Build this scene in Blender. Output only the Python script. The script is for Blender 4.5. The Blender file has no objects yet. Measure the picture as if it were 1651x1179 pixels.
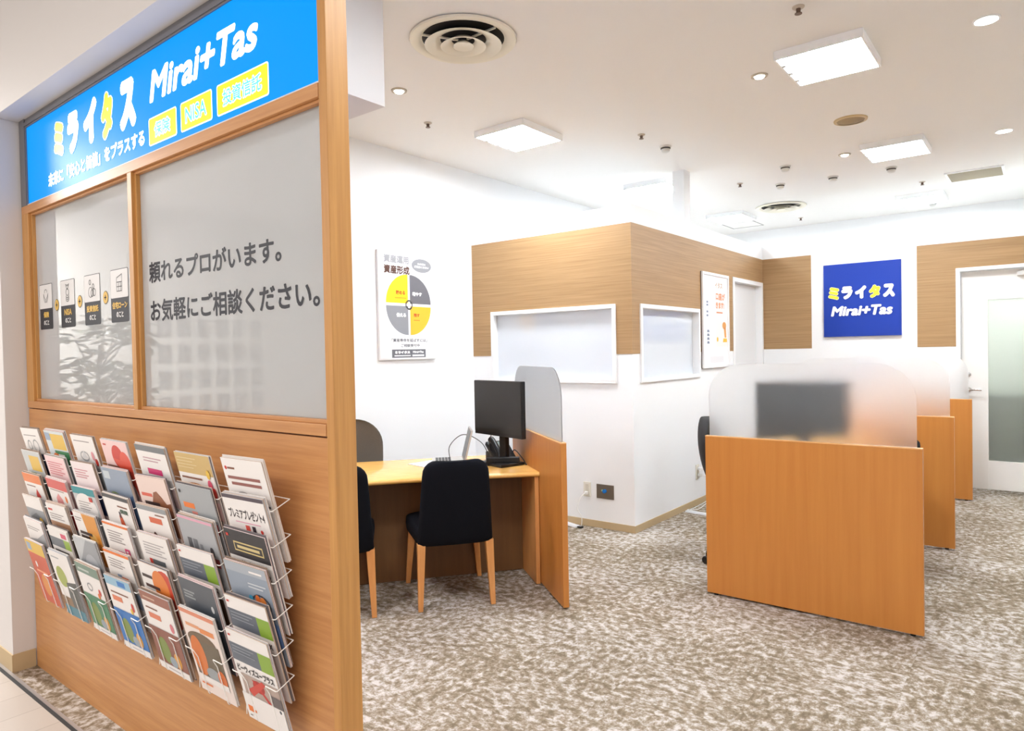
import bpy, bmesh, math, random
from mathutils import Vector, Matrix
random.seed(7)
S = bpy.context.scene
COL = S.collection
PI = math.pi
rad = math.radians

# ------------------------------------------------------------------ camera, world, added lights outside, exposure
cd = bpy.data.cameras.new('camera')
cam = bpy.data.objects.new('camera', cd)
COL.objects.link(cam)
S.camera = cam
YAW, PITCH, ROLL = 0.665231, -0.0191951, -0.0195103
fw = Vector((-math.sin(YAW) * math.cos(PITCH), math.cos(YAW) * math.cos(PITCH), math.sin(PITCH)))
rt = Vector((math.cos(YAW), math.sin(YAW), 0))
up = rt.cross(fw)
r2 = rt * math.cos(ROLL) + up * math.sin(ROLL)
u2 = -rt * math.sin(ROLL) + up * math.cos(ROLL)
m = Matrix((r2, u2, -fw)).transposed().to_4x4()
m.translation = (0, 0, 1.48)
cam.matrix_world = m
cd.sensor_width = 36.0
cd.lens = 1103.566 / 1651 * 36.0
cd.clip_start = 0.05

W = bpy.data.worlds.new('world')
S.world = W
W.use_nodes = True
W.node_tree.nodes['Background'].inputs[0].default_value = (1.0, 0.97, 0.95, 1)
W.node_tree.nodes['Background'].inputs[1].default_value = 0.45

S.view_settings.view_transform = 'Standard'
S.view_settings.look = 'None'
S.view_settings.gamma = 1
S.view_settings.use_curve_mapping = False
S.view_settings.exposure = 0.95

FIX = 36.0        # strength of the office ceiling fixtures


def area(name, loc, sx, sy, energy, col=(1, 1, 1), rot=(0, 0, 0)):
    l = bpy.data.lights.new(name, 'AREA')
    l.shape = 'RECTANGLE'
    l.size, l.size_y, l.energy, l.color = sx, sy, energy, col
    o = bpy.data.objects.new(name, l)
    o.location, o.rotation_euler = loc, rot
    COL.objects.link(o)
    return o


# unseen area lights added to light the storefront from the mall side
area('added_mall_light', (-2.6, -1.6, 3.1), 2.6, 0.5, 38, (1, 0.95, 0.9))
area('added_mall_light', (-7.6, 0.3, 3.3), 1.6, 0.5, 170, (1, 0.98, 0.96))  # added to brighten the mall wall mirrored in the shop windows
area('added_mall_light', (1.4, -1.6, 3.1), 2.6, 0.5, 34, (1, 0.95, 0.9))

# ------------------------------------------------------------------ materials
MATS = {}


def lin(c):
    return tuple(((x / 255 + 0.055) / 1.055) ** 2.4 if x / 255 > 0.04045 else x / 255 / 12.92 for x in c)


def mat(name, rgb, rough=0.6, metal=0.0, spec=0.4, coat=0.0, emit=None, es=1.0):
    if name in MATS:
        return MATS[name]
    mt = bpy.data.materials.new(name)
    mt.use_nodes = True
    b = mt.node_tree.nodes['Principled BSDF']
    b.inputs['Base Color'].default_value = (*lin(rgb), 1)
    b.inputs['Roughness'].default_value = rough
    b.inputs['Metallic'].default_value = metal
    b.inputs['Specular IOR Level'].default_value = spec
    b.inputs['Coat Weight'].default_value = coat
    b.inputs['Coat Roughness'].default_value = 0.05
    if emit:
        b.inputs['Emission Color'].default_value = (*lin(emit), 1)
        b.inputs['Emission Strength'].default_value = es
    MATS[name] = mt
    return mt


def paper(rgb):
    return mat('print_%d_%d_%d' % rgb, rgb, 0.45, spec=0.4)


def grained(name, ca, cb, scale, rough=0.4, coat=0.1, bump=0.0, detail=6.0, lo=0.3, hi=0.7, cc=None):
    """noise stretched along one axis: wood grain, speckle, brushed metal"""
    mt = mat(name, (128, 128, 128), rough, coat=coat)
    nt = mt.node_tree
    b = nt.nodes['Principled BSDF']
    tc = nt.nodes.new('ShaderNodeTexCoord')
    mp = nt.nodes.new('ShaderNodeMapping')
    mp.inputs['Scale'].default_value = scale
    nz = nt.nodes.new('ShaderNodeTexNoise')
    nz.inputs['Scale'].default_value = 1.0
    nz.inputs['Detail'].default_value = detail
    nz.inputs['Roughness'].default_value = 0.6
    cr = nt.nodes.new('ShaderNodeValToRGB')
    cr.color_ramp.elements[0].position = lo
    cr.color_ramp.elements[1].position = hi
    cr.color_ramp.elements[0].color = (*lin(ca), 1)
    cr.color_ramp.elements[1].color = (*lin(cb), 1)
    if cc:
        e = cr.color_ramp.elements.new((lo + hi) / 2)
        e.color = (*lin(cc), 1)
    nt.links.new(tc.outputs['Object'], mp.inputs[0])
    nt.links.new(mp.outputs[0], nz.inputs['Vector'])
    nt.links.new(nz.outputs['Fac'], cr.inputs[0])
    nt.links.new(cr.outputs[0], b.inputs['Base Color'])
    if bump:
        bp = nt.nodes.new('ShaderNodeBump')
        bp.inputs['Strength'].default_value = bump
        bp.inputs['Distance'].default_value = 0.004
        nt.links.new(nz.outputs['Fac'], bp.inputs['Height'])
        nt.links.new(bp.outputs[0], b.inputs['Normal'])
    return mt


def carpet_mat():
    mt = mat('carpet', (160, 150, 140), 0.95, spec=0.05)
    nt = mt.node_tree
    b = nt.nodes['Principled BSDF']
    N = nt.nodes.new
    L = nt.links.new
    tc = N('ShaderNodeTexCoord')
    # half metre tiles, each turned a quarter against its neighbour
    ck = N('ShaderNodeTexChecker')
    ck.inputs['Scale'].default_value = 2.0
    mp1 = N('ShaderNodeMapping'); mp1.inputs['Scale'].default_value = (26, 34, 1)
    mp2 = N('ShaderNodeMapping'); mp2.inputs['Scale'].default_value = (34, 26, 1)
    mp2.inputs['Location'].default_value = (3.3, 7.1, 0)
    mix = N('ShaderNodeMix'); mix.data_type = 'VECTOR'
    L(tc.outputs['Object'], ck.inputs['Vector'])
    L(tc.outputs['Object'], mp1.inputs[0]); L(tc.outputs['Object'], mp2.inputs[0])
    L(ck.outputs['Fac'], mix.inputs[0]); L(mp1.outputs[0], mix.inputs[4]); L(mp2.outputs[0], mix.inputs[5])
    n1 = N('ShaderNodeTexNoise'); n1.inputs['Scale'].default_value = 0.8; n1.inputs['Detail'].default_value = 7
    n1.inputs['Roughness'].default_value = 0.72; n1.inputs['Distortion'].default_value = 0.15
    L(mix.outputs[1], n1.inputs['Vector'])
    n2 = N('ShaderNodeTexNoise'); n2.inputs['Scale'].default_value = 1.7; n2.inputs['Detail'].default_value = 2
    L(tc.outputs['Object'], n2.inputs['Vector'])
    ad = N('ShaderNodeMath'); ad.operation = 'MULTIPLY_ADD'; ad.inputs[1].default_value = 0.22
    L(n2.outputs['Fac'], ad.inputs[0]); L(n1.outputs['Fac'], ad.inputs[2])
    cr = N('ShaderNodeValToRGB')
    el = cr.color_ramp.elements
    el[0].position = 0.50; el[0].color = (*lin((118, 104, 86)), 1)
    el[1].position = 0.72; el[1].color = (*lin((200, 193, 188)), 1)
    e = el.new(0.60); e.color = (*lin((150, 136, 118)), 1)
    L(ad.outputs[0], cr.inputs[0])
    L(cr.outputs[0], b.inputs['Base Color'])
    bp = N('ShaderNodeBump'); bp.inputs['Strength'].default_value = 0.5; bp.inputs['Distance'].default_value = 0.006
    L(n1.outputs['Fac'], bp.inputs['Height']); L(bp.outputs[0], b.inputs['Normal'])
    return mt


def plank_mat():
    mt = mat('mall_tile', (205, 196, 186), 0.35, coat=0.2)
    nt = mt.node_tree
    b = nt.nodes['Principled BSDF']
    tc = nt.nodes.new('ShaderNodeTexCoord')
    mp = nt.nodes.new('ShaderNodeMapping')
    mp.inputs['Rotation'].default_value = (0, 0, rad(90))
    br = nt.nodes.new('ShaderNodeTexBrick')
    br.inputs['Scale'].default_value = 1.0
    br.inputs['Brick Width'].default_value = 1.2
    br.inputs['Row Height'].default_value = 0.2
    br.inputs['Mortar Size'].default_value = 0.0016
    br.inputs['Color1'].default_value = (*lin((200, 192, 184)), 1)
    br.inputs['Color2'].default_value = (*lin((195, 187, 179)), 1)
    br.inputs['Mortar'].default_value = (*lin((160, 150, 142)), 1)
    nt.links.new(tc.outputs['Object'], mp.inputs[0])
    nt.links.new(mp.outputs[0], br.inputs['Vector'])
    nt.links.new(br.outputs['Color'], b.inputs['Base Color'])
    return mt


def frost_mat(name, rough, white, tint=(1, 1, 1)):
    """etched acrylic or glass: part of the light scatters, the rest passes blurred"""
    mt = bpy.data.materials.new(name)
    mt.use_nodes = True
    nt = mt.node_tree
    nt.nodes.clear()
    N = nt.nodes.new
    out = N('ShaderNodeOutputMaterial')
    rf = N('ShaderNodeBsdfRefraction'); rf.inputs['Roughness'].default_value = rough; rf.inputs['IOR'].default_value = 1.13
    rf.inputs['Color'].default_value = (*tint, 1)
    tr = N('ShaderNodeBsdfTranslucent'); tr.inputs['Color'].default_value = (0.9, 0.9, 0.9, 1)
    df = N('ShaderNodeBsdfDiffuse'); df.inputs['Color'].default_value = (0.9, 0.9, 0.9, 1)
    m1 = N('ShaderNodeMixShader'); m1.inputs[0].default_value = 0.5
    m2 = N('ShaderNodeMixShader'); m2.inputs[0].default_value = white
    nt.links.new(tr.outputs[0], m1.inputs[1]); nt.links.new(df.outputs[0], m1.inputs[2])
    nt.links.new(rf.outputs[0], m2.inputs[1]); nt.links.new(m1.outputs[0], m2.inputs[2])
    nt.links.new(m2.outputs[0], out.inputs[0])
    return mt


def film_mat(name, white, trans, ior):
    """clear glossy glass with a white film behind it"""
    mt = bpy.data.materials.new(name)
    mt.use_nodes = True
    nt = mt.node_tree
    nt.nodes.clear()
    N = nt.nodes.new
    out = N('ShaderNodeOutputMaterial')
    df = N('ShaderNodeBsdfDiffuse'); df.inputs['Color'].default_value = (*white, 1)
    tr = N('ShaderNodeBsdfTranslucent'); tr.inputs['Color'].default_value = (*white, 1)
    m1 = N('ShaderNodeMixShader'); m1.inputs[0].default_value = trans
    gl = N('ShaderNodeBsdfGlossy'); gl.inputs['Roughness'].default_value = 0.02
    fr = N('ShaderNodeFresnel'); fr.inputs['IOR'].default_value = ior
    m2 = N('ShaderNodeMixShader')
    nt.links.new(df.outputs[0], m1.inputs[1]); nt.links.new(tr.outputs[0], m1.inputs[2])
    nt.links.new(fr.outputs[0], m2.inputs[0]); nt.links.new(m1.outputs[0], m2.inputs[1]); nt.links.new(gl.outputs[0], m2.inputs[2])
    nt.links.new(m2.outputs[0], out.inputs[0])
    return mt


WALL = mat('white_wall', (244, 244, 244), 0.7, spec=0.2)
CEIL = mat('ceiling_white', (242, 239, 235), 0.85, spec=0.1)
PORT = mat('portal_white', (219, 214, 212), 0.6)
WHITE = mat('white_paint', (242, 242, 242), 0.4)
TAN = mat('tan_baseboard', (196, 172, 134), 0.6)
WOOD_H = grained('storefront_oak_across', (186, 128, 78), (206, 150, 96), (3.0, 3.0, 70), 0.42, 0.05)
WOOD_V = grained('storefront_oak_upright', (186, 132, 72), (206, 152, 88), (70, 70, 2.5), 0.42, 0.05)
BAND = grained('oak_band', (150, 116, 77), (180, 145, 104), (1.8, 1.8, 95), 0.5, 0.0, lo=0.25, hi=0.75)
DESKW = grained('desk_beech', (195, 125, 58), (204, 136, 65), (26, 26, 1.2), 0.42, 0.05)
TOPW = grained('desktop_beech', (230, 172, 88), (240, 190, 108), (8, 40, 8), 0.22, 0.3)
SHADEW = grained('desk_inner_shaded', (104, 70, 38), (116, 80, 44), (20, 20, 1.5), 0.5, 0.0)  # modesty panel wood, the shade under the desk put into its colour
LEGW = grained('leg_beech', (206, 140, 78), (222, 160, 96), (40, 40, 4), 0.45, 0.05)
EDGE = mat('pale_wood_edge', (232, 180, 120), 0.4)
BLACK = mat('black_fabric', (15, 16, 22), 0.95, spec=0.15)
GREYF = grained('grey_brown_fabric', (88, 80, 70), (106, 98, 88), (400, 400, 400), 0.9, 0.0)
PLAS = mat('black_plastic', (22, 22, 24), 0.4)
SCREEN = mat('screen_black', (26, 25, 24), 0.3, spec=0.45)
CHROME = mat('chrome', (200, 198, 194), 0.25, metal=1.0)
ALU = mat('grey_aluminium', (128, 126, 128), 0.45, metal=0.5)
WIRE = mat('white_wire', (244, 242, 238), 0.35)
CARPET = carpet_mat()
FROST = frost_mat('frosted_acrylic', 0.74, 0.065)
DOORG = frost_mat('frosted_door_glass', 0.7, 0.18, (0.93, 0.96, 0.90))
FILM = film_mat('filmed_glass', (0.9, 0.9, 0.895), 0.72, 1.9)
BLINDG = film_mat('glass_before_blind', (0.80, 0.84, 0.90), 0.15, 2.0)

# ------------------------------------------------------------------ mesh helpers


class MB:
    def __init__(self):
        self.v, self.f, self.mi, self.mats, self.cur, self.sm, self.cs = [], [], [], [], 0, [], False

    def use(self, mt, smooth=False):
        if mt not in self.mats:
            self.mats.append(mt)
        self.cur = self.mats.index(mt)
        self.cs = smooth
        return self

    def add(self, vs, fs, M=None):
        n = len(self.v)
        for p in vs:
            self.v.append(tuple(M @ Vector(p)) if M is not None else tuple(p))
        for f in fs:
            self.f.append([n + i for i in f])
            self.mi.append(self.cur)
            self.sm.append(self.cs)
        return self

    def box(self, x0, x1, y0, y1, z0, z1, M=None):
        vs = [(x, y, z) for z in (z0, z1) for y in (y0, y1) for x in (x0, x1)]
        return self.add(vs, [(0, 2, 3, 1), (4, 5, 7, 6), (0, 1, 5, 4), (2, 6, 7, 3), (0, 4, 6, 2), (1, 3, 7, 5)], M)

    def poly(self, pts):
        return self.add(pts, [list(range(len(pts)))])

    def prism(self, pts, d):
        """closed flat polygon of 3D points pushed along d"""
        n = len(pts)
        d = Vector(d)
        vs = list(pts) + [tuple(Vector(p) + d) for p in pts]
        fs = [list(range(n))[::-1], list(range(n, 2 * n))] + [(i, (i + 1) % n, n + (i + 1) % n, n + i) for i in range(n)]
        return self.add(vs, fs)

    def tube(self, pts, r, n=8, closed=False, caps=True):
        P = [Vector(p) for p in pts]
        k = len(P)
        rings = []
        prev = None
        for i in range(k):
            if closed:
                t = (P[(i + 1) % k] - P[i - 1])
            else:
                t = (P[min(i + 1, k - 1)] - P[max(i - 1, 0)])
            t.normalize()
            if prev is None:
                a = Vector((0, 0, 1)) if abs(t.z) < 0.9 else Vector((1, 0, 0))
                nx = t.cross(a).normalized()
            else:
                nx = (prev - t * prev.dot(t)).normalized()
            prev = nx
            ny = t.cross(nx)
            rr = r[i] if isinstance(r, (list, tuple)) else r
            rings.append([tuple(P[i] + (nx * math.cos(2 * PI * j / n) + ny * math.sin(2 * PI * j / n)) * rr) for j in range(n)])
        vs = [p for g in rings for p in g]
        fs = []
        for i in range(k if closed else k - 1):
            a, b = i * n, ((i + 1) % k) * n
            for j in range(n):
                fs.append((a + j, a + (j + 1) % n, b + (j + 1) % n, b + j))
        if not closed and caps:
            fs.append(list(range(n))[::-1])
            fs.append(list(range((k - 1) * n, k * n)))
        return self.add(vs, fs)

    def lathe(self, prof, n=40, M=None):
        vs, fs = [], []
        k = len(prof)
        for r, z in prof:
            for j in range(n):
                a = 2 * PI * j / n
                vs.append((max(r, 1e-5) * math.cos(a), max(r, 1e-5) * math.sin(a), z))
        for i in range(k - 1):
            for j in range(n):
                fs.append((i * n + j, i * n + (j + 1) % n, (i + 1) * n + (j + 1) % n, (i + 1) * n + j))
        return self.add(vs, fs, M)

    def bar(self, a, b, wa, wb):
        """square tapered bar from a to b (half widths)"""
        a, b = Vector(a), Vector(b)
        vs = [(a.x - wa, a.y - wa, a.z), (a.x + wa, a.y - wa, a.z), (a.x + wa, a.y + wa, a.z), (a.x - wa, a.y + wa, a.z),
              (b.x - wb, b.y - wb, b.z), (b.x + wb, b.y - wb, b.z), (b.x + wb, b.y + wb, b.z), (b.x - wb, b.y + wb, b.z)]
        return self.add(vs, [(3, 2, 1, 0), (4, 5, 6, 7), (0, 1, 5, 4), (1, 2, 6, 5), (2, 3, 7, 6), (3, 0, 4, 7)])

    def build(self, name, parent=None, bevel=0.0, seg=2, subsurf=0, norm=True):
        me = bpy.data.meshes.new(name)
        me.from_pydata(self.v, [], self.f)
        for mt in self.mats:
            me.materials.append(mt)
        me.polygons.foreach_set('material_index', self.mi)
        me.polygons.foreach_set('use_smooth', self.sm)
        if norm:
            bm = bmesh.new()
            bm.from_mesh(me)
            bmesh.ops.recalc_face_normals(bm, faces=bm.faces)
            bm.to_mesh(me)
            bm.free()
        if any(self.sm):
            me.set_sharp_from_angle(angle=rad(45))
        me.update()
        o = bpy.data.objects.new(name, me)
        COL.objects.link(o)
        if parent is not None:
            o.parent = parent
        if bevel:
            b = o.modifiers.new('bevel', 'BEVEL')
            b.width, b.segments, b.limit_method = bevel, seg, 'ANGLE'
        if subsurf:
            s = o.modifiers.new('subsurf', 'SUBSURF')
            s.levels = s.render_levels = subsurf
        return o


def B(mt, *a, smooth=False):
    return MB().use(mt, smooth).box(*a) if a else MB().use(mt, smooth)


def tag(o, label, cat, group=None):
    o['label'] = label
    o['category'] = cat
    if group:
        o['group'] = group
    return o


def struct(o):
    o['kind'] = 'structure'
    return o


def thing(name, label, cat, loc=(0, 0, 0), rz=0.0, group=None):
    o = bpy.data.objects.new(name, None)
    o.empty_display_size = 0.1
    o.location = loc
    o.rotation_euler = (0, 0, rz)
    COL.objects.link(o)
    return tag(o, label, cat, group)


def dup(root, loc, rz, label, group=None):
    r = root.copy()
    COL.objects.link(r)
    r.location = loc
    r.rotation_euler = (0, 0, rz)
    r['label'] = label
    if group:
        r['group'] = group
    for ch in list(root.children):
        c = ch.copy()
        COL.objects.link(c)
        c.parent = r
        for g in list(ch.children):
            d = g.copy()
            COL.objects.link(d)
            d.parent = c
    return r


def wall_holes(mb, a0, a1, z0, z1, holes, put):
    """wall rectangle a0..a1 by z0..z1 with rectangular holes (h0,h1,hz0,hz1); put(a0,a1,z0,z1) adds one piece"""
    xs = sorted({a0, a1, *[h[0] for h in holes], *[h[1] for h in holes]})
    for i in range(len(xs) - 1):
        l, r = xs[i], xs[i + 1]
        zs = [(z0, z1)]
        for h in holes:
            if h[0] <= l + 1e-6 and h[1] >= r - 1e-6:
                nz = []
                for q0, q1 in zs:
                    if h[2] > q0:
                        nz.append((q0, min(q1, h[2])))
                    if h[3] < q1:
                        nz.append((max(q0, h[3]), q1))
                zs = nz
        for q0, q1 in zs:
            put(l, r, q0, q1)


TXT = {}


def glyphs(s, shear=0.0):
    if (s, shear) in TXT:
        return TXT[(s, shear)]
    c = bpy.data.curves.new('t', 'FONT')
    c.body = s
    c.size = 1.0
    c.shear = shear
    c.resolution_u = 3
    o = bpy.data.objects.new('t', c)
    COL.objects.link(o)
    bpy.context.view_layer.update()
    me = bpy.data.meshes.new_from_object(o.evaluated_get(bpy.context.evaluated_depsgraph_get()))
    vs = [(v.co.x, v.co.y) for v in me.vertices]
    fs = [list(p.vertices) for p in me.polygons]
    bpy.data.objects.remove(o)
    bpy.data.meshes.remove(me)
    bpy.data.curves.remove(c)
    TXT[(s, shear)] = (vs, fs)
    return vs, fs


def text(mb, s, x0, x1, z0, z1, put, bold=0.0, shear=0.0, n=8):
    """lettering fitted to a rectangle; put(x,z) gives the 3D point; bold thickens every stroke by that many metres"""
    vs, fs = glyphs(s, shear)
    ax, bx = min(v[0] for v in vs), max(v[0] for v in vs)
    az, bz = min(v[1] for v in vs), max(v[1] for v in vs)
    x0 += bold; x1 -= bold; z0 += bold; z1 -= bold
    sx = (x1 - x0) / max(bx - ax, 1e-6)
    sz = (z1 - z0) / max(bz - az, 1e-6)
    offs = [(0, 0)] if not bold else [(bold * math.cos(2 * PI * k / n), bold * math.sin(2 * PI * k / n)) for k in range(n)]
    o = Vector(put(0, 0))
    nn = (Vector(put(1, 0)) - o).cross(Vector(put(0, 1)) - o).normalized() * 2.5e-5
    for k, (ox, oz) in enumerate(offs):       # every pass a hair in front of the last, so none shades another
        mb.add([tuple(Vector(put(x0 + (v[0] - ax) * sx + ox, z0 + (v[1] - az) * sz + oz)) + nn * k) for v in vs], fs)
    return mb


def ell(mb, cx, cz, rx, rz, put, n=32, a0=0.0, a1=2 * PI, fan=False):
    pts = [put(cx + rx * math.cos(a0 + (a1 - a0) * i / n), cz + rz * math.sin(a0 + (a1 - a0) * i / n)) for i in range(n + (1 if fan else 0))]
    if fan:
        pts.append(put(cx, cz))
    return mb.poly(pts)


def rrect(x0, x1, z0, z1, r, n=6):
    pts = []
    for cx, cz, a in ((x1 - r, z1 - r, 0), (x0 + r, z1 - r, PI / 2), (x0 + r, z0 + r, PI), (x1 - r, z0 + r, 1.5 * PI)):
        for i in range(n + 1):
            t = a + PI / 2 * i / n
            pts.append((cx + r * math.cos(t), cz + r * math.sin(t)))
    return pts


def stroke(mb, pts, w, put):
    """flat line of width w"""
    for (xa, za), (xb, zb) in zip(pts[:-1], pts[1:]):
        d = Vector((xb - xa, zb - za))
        if d.length < 1e-6:
            continue
        d.normalize()
        n = Vector((-d.y, d.x)) * w / 2
        e = d * w / 2
        mb.poly([put(xa - e.x + n.x, za - e.y + n.y), put(xa - e.x - n.x, za - e.y - n.y), put(xb + e.x - n.x, zb + e.y - n.y), put(xb + e.x + n.x, zb + e.y + n.y)])


def arc(cx, cz, rx, rz, a0=0, a1=360, n=20):
    return [(cx + rx * math.cos(rad(a0 + (a1 - a0) * i / n)), cz + rz * math.sin(rad(a0 + (a1 - a0) * i / n))) for i in range(n + 1)]


# ------------------------------------------------------------------ setting: floor, ceiling, walls
YS = 1.154          # face of the storefront
XL = -4.32          # left wall
YA = 4.919          # window wall of the inner room
XB = -2.629         # its side wall
YB = 8.12           # back wall
ZP = 2.65           # top of the partition walls
ZC = 3.2            # ceiling
XR = 2.6

struct(B(CARPET, XL - 0.3, XR, 1.055, 10.3, -0.06, 0.0).build('floor'))
struct(B(plank_mat(), -9.0, 5.0, -5.0, 1.027, -0.06, 0.0).build('trim_1'))
struct(B(mat('metal_strip', (176, 172, 172), 0.35, metal=0.6), -4.6, XR, 1.041, 1.055, -0.05, 0.004).build('trim_2'))
struct(B(mat('black_joint', (26, 25, 26), 0.6), -4.6, XR, 1.027, 1.041, -0.05, 0.002).build('trim_3'))
struct(B(CEIL, XL - 0.1, XR, 1.05, 10.35, ZC, ZC + 0.1).build('ceiling'))
struct(B(WALL, XL - 0.1, XL, 1.23, 10.35, 0, ZC).build('wall_left'))
struct(B(WALL, XL, XR, 10.25, 10.35, 0, ZC).build('wall_far'))
struct(B(WALL, XR, XR + 0.1, 1.2, 10.35, 0, ZC).build('wall_right'))

mb = MB().use(WALL)
wall_holes(mb, XL, XB, 0, ZP, [(-4.06, -2.80, 1.24, 1.83)], lambda l, r, a, b: mb.box(l, r, YA, YA + 0.1, a, b))
struct(mb.build('wall_inner_front'))
mb = MB().use(WALL)
wall_holes(mb, YA + 0.1, YB, 0, ZP, [(5.075, 6.22, 1.24, 1.83), (7.17, 8.085, 0, 2.21)], lambda l, r, a, b: mb.box(XB - 0.1, XB, l, r, a, b))
struct(mb.build('wall_inner_side'))
mb = MB().use(WALL)
wall_holes(mb, XB - 0.1, XR, 0, ZP, [(-0.71, 0.262, 0, 2.212)], lambda l, r, a, b: mb.box(l, r, YB, YB + 0.12, a, b))
struct(mb.build('wall_back'))

# oak veneer bands
Z0, Z1 = 1.449, 2.503
mb = MB().use(BAND)
wall_holes(mb, XL + 0.001, XB, Z0, Z1, [(-4.06, -2.80, 1.24, 1.83)], lambda l, r, a, b: mb.box(l, r, YA - 0.004, YA, a, b))
struct(mb.build('trim_4'))
mb = MB().use(BAND)
wall_holes(mb, YA - 0.004, YB, Z0, Z1, [(5.075, 6.22, 1.24, 1.83), (7.17, 8.085, 0, 2.21)], lambda l, r, a, b: mb.box(XB, XB + 0.004, l, r, a, b))
struct(mb.build('trim_5'))
struct(B(BAND, XB + 0.004, -2.09, YB - 0.004, YB, 1.459, Z1).build('trim_6'))
mb = MB().use(BAND)
wall_holes(mb, -1.063, XR, 1.453, 2.49, [(-0.71, 0.262, 0, 2.212)], lambda l, r, a, b: mb.box(l, r, YB - 0.004, YB, a, b))
struct(mb.build('trim_7'))

# baseboards
struct(B(TAN, XL, XB + 0.006, YA - 0.006, YA, 0, 0.058).build('baseboard_front'))
mb = MB().use(TAN)
mb.box(XB, XB + 0.006, YA, 7.145, 0, 0.058)
struct(mb.build('baseboard_side'))
mb = B(TAN, XB + 0.006, -0.73, YB - 0.006, YB, 0, 0.058)
struct(mb.build('baseboard_back'))
struct(B(TAN, XL, XL + 0.006, 1.25, YA - 0.006, 0, 0.058).build('baseboard_left'))

# slim post that runs from the ceiling down behind the partition
struct(B(WALL, -2.86, -2.745, 6.22, 6.36, 0, ZC).build('wall_post'))


def frame4(mb, a0, a1, z0, z1, w, put):
    put(a0, a1, z1 - w, z1)
    put(a0, a1, z0, z0 + w)
    put(a0, a0 + w, z0 + w, z1 - w)
    put(a1 - w, a1, z0 + w, z1 - w)


# window in the front of the inner room
fr = MB().use(WHITE)
frame4(fr, -4.09, -2.771, 1.208, 1.858, 0.034, lambda l, r, a, b: fr.box(l, r, YA - 0.018, YA + 0.09, a, b))
win = struct(fr.build('window_1', bevel=0.002))
B(BLINDG, -4.056, -2.805, YA + 0.045, YA + 0.051, 1.242, 1.824).build('pane', win)
# window in its side
fr = MB().use(WHITE)
frame4(fr, 5.045, 6.252, 1.21, 1.858, 0.034, lambda l, r, a, b: fr.box(XB - 0.09, XB + 0.018, l, r, a, b))
win = struct(fr.build('window_2', bevel=0.002))
B(BLINDG, XB - 0.056, XB - 0.050, 5.079, 6.218, 1.244, 1.824).build('pane', win)

# white door in the side wall
fr = MB().use(WHITE)
fr.box(XB - 0.09, XB + 0.012, 7.145, 7.19, 0, 2.232); fr.box(XB - 0.09, XB + 0.012, 8.06, 8.105, 0, 2.232)
fr.box(XB - 0.09, XB + 0.012, 7.19, 8.06, 2.188, 2.232)
dr = struct(fr.build('door_1', bevel=0.002))
lf = B(mat('door_white', (232, 232, 232), 0.45), XB - 0.098, XB - 0.062, 7.193, 8.057, 0.01, 2.185).build('leaf', dr)
mb = MB().use(CHROME, True)
mb.tube([(XB - 0.062, 7.26, 1.0), (XB - 0.02, 7.26, 1.0), (XB - 0.018, 7.38, 1.0)], 0.009)
mb.build('handle', lf)

# glazed door in the back wall
fr = MB().use(WHITE)
fr.box(-0.727, -0.692, YB - 0.014, YB + 0.12, 0, 2.230); fr.box(0.245, 0.28, YB - 0.014, YB + 0.12, 0, 2.230)
fr.box(-0.692, 0.245, YB - 0.014, YB + 0.12, 2.195, 2.230)
dr = struct(fr.build('door_2', bevel=0.002))
mb = MB().use(mat('door_offwhite', (236, 233, 228), 0.4))
wall_holes(mb, -0.688, 0.241, 0.036, 2.19, [(-0.47, 0.05, 0.318, 1.906)], lambda l, r, a, b: mb.box(l, r, YB + 0.07, YB + 0.11, a, b))
lf = mb.build('leaf', dr, bevel=0.001)
B(DOORG, -0.47, 0.05, YB + 0.085, YB + 0.095, 0.318, 1.906).build('glass', lf)
mb = MB().use(CHROME, True)
mb.lathe([(0, 0.0), (0.024, 0), (0.024, 0.01), (0, 0.01)], 20, Matrix.Translation((-0.63, YB + 0.07, 1.02)) @ Matrix.Rotation(rad(90), 4, 'X'))
mb.tube([(-0.63, YB + 0.065, 1.02), (-0.63, YB + 0.02, 1.02), (-0.62, YB + 0.012, 1.02), (-0.52, YB + 0.012, 1.02)], 0.009)
mb.build('handle', lf)
mb = MB().use(CHROME, True)
mb.lathe([(0, 0.0), (0.024, 0), (0.022, 0.012), (0, 0.014)], 20, Matrix.Translation((-0.632, YB + 0.07, 1.17)) @ Matrix.Rotation(rad(90), 4, 'X'))
mb.build('lock', lf)
mb = B(mat('closer_silver', (214, 212, 208), 0.4, metal=0.3), -0.235, 0.02, YB + 0.02, YB + 0.07, 2.125, 2.16)
mb.tube([(-0.2, YB + 0.03, 2.165), (0.0, YB - 0.0, 2.185), (0.16, YB + 0.05, 2.19)], 0.006)
mb.build('door_closer', lf)
# dim room behind the glazed door
struct(B(mat('store_grey', (214, 214, 208), 0.8), -0.9, 0.6, YB + 0.9, YB + 0.95, 0, ZP).build('wall_store'))

# ------------------------------------------------------------------ storefront
struct(B(PORT, -5.6, -3.89, 1.062, 1.56, 0, 2.63).build('wall_portal_left', bevel=0.002))
struct(B(PORT, -5.6, XR + 0.1, 1.055, 1.228, 2.63, ZC + 0.3).build('wall_portal_top', bevel=0.002))
struct(B(PORT, XL, -2.418, 1.228, 2.166, 2.63, ZC).build('wall_soffit'))
mb = B(TAN, -5.6, -3.89, 1.056, 1.062, 0, 0.085)
mb.box(-3.89, -3.884, 1.056, YS, 0, 0.085)
struct(mb.build('baseboard_portal'))

LX = -3.884
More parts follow.
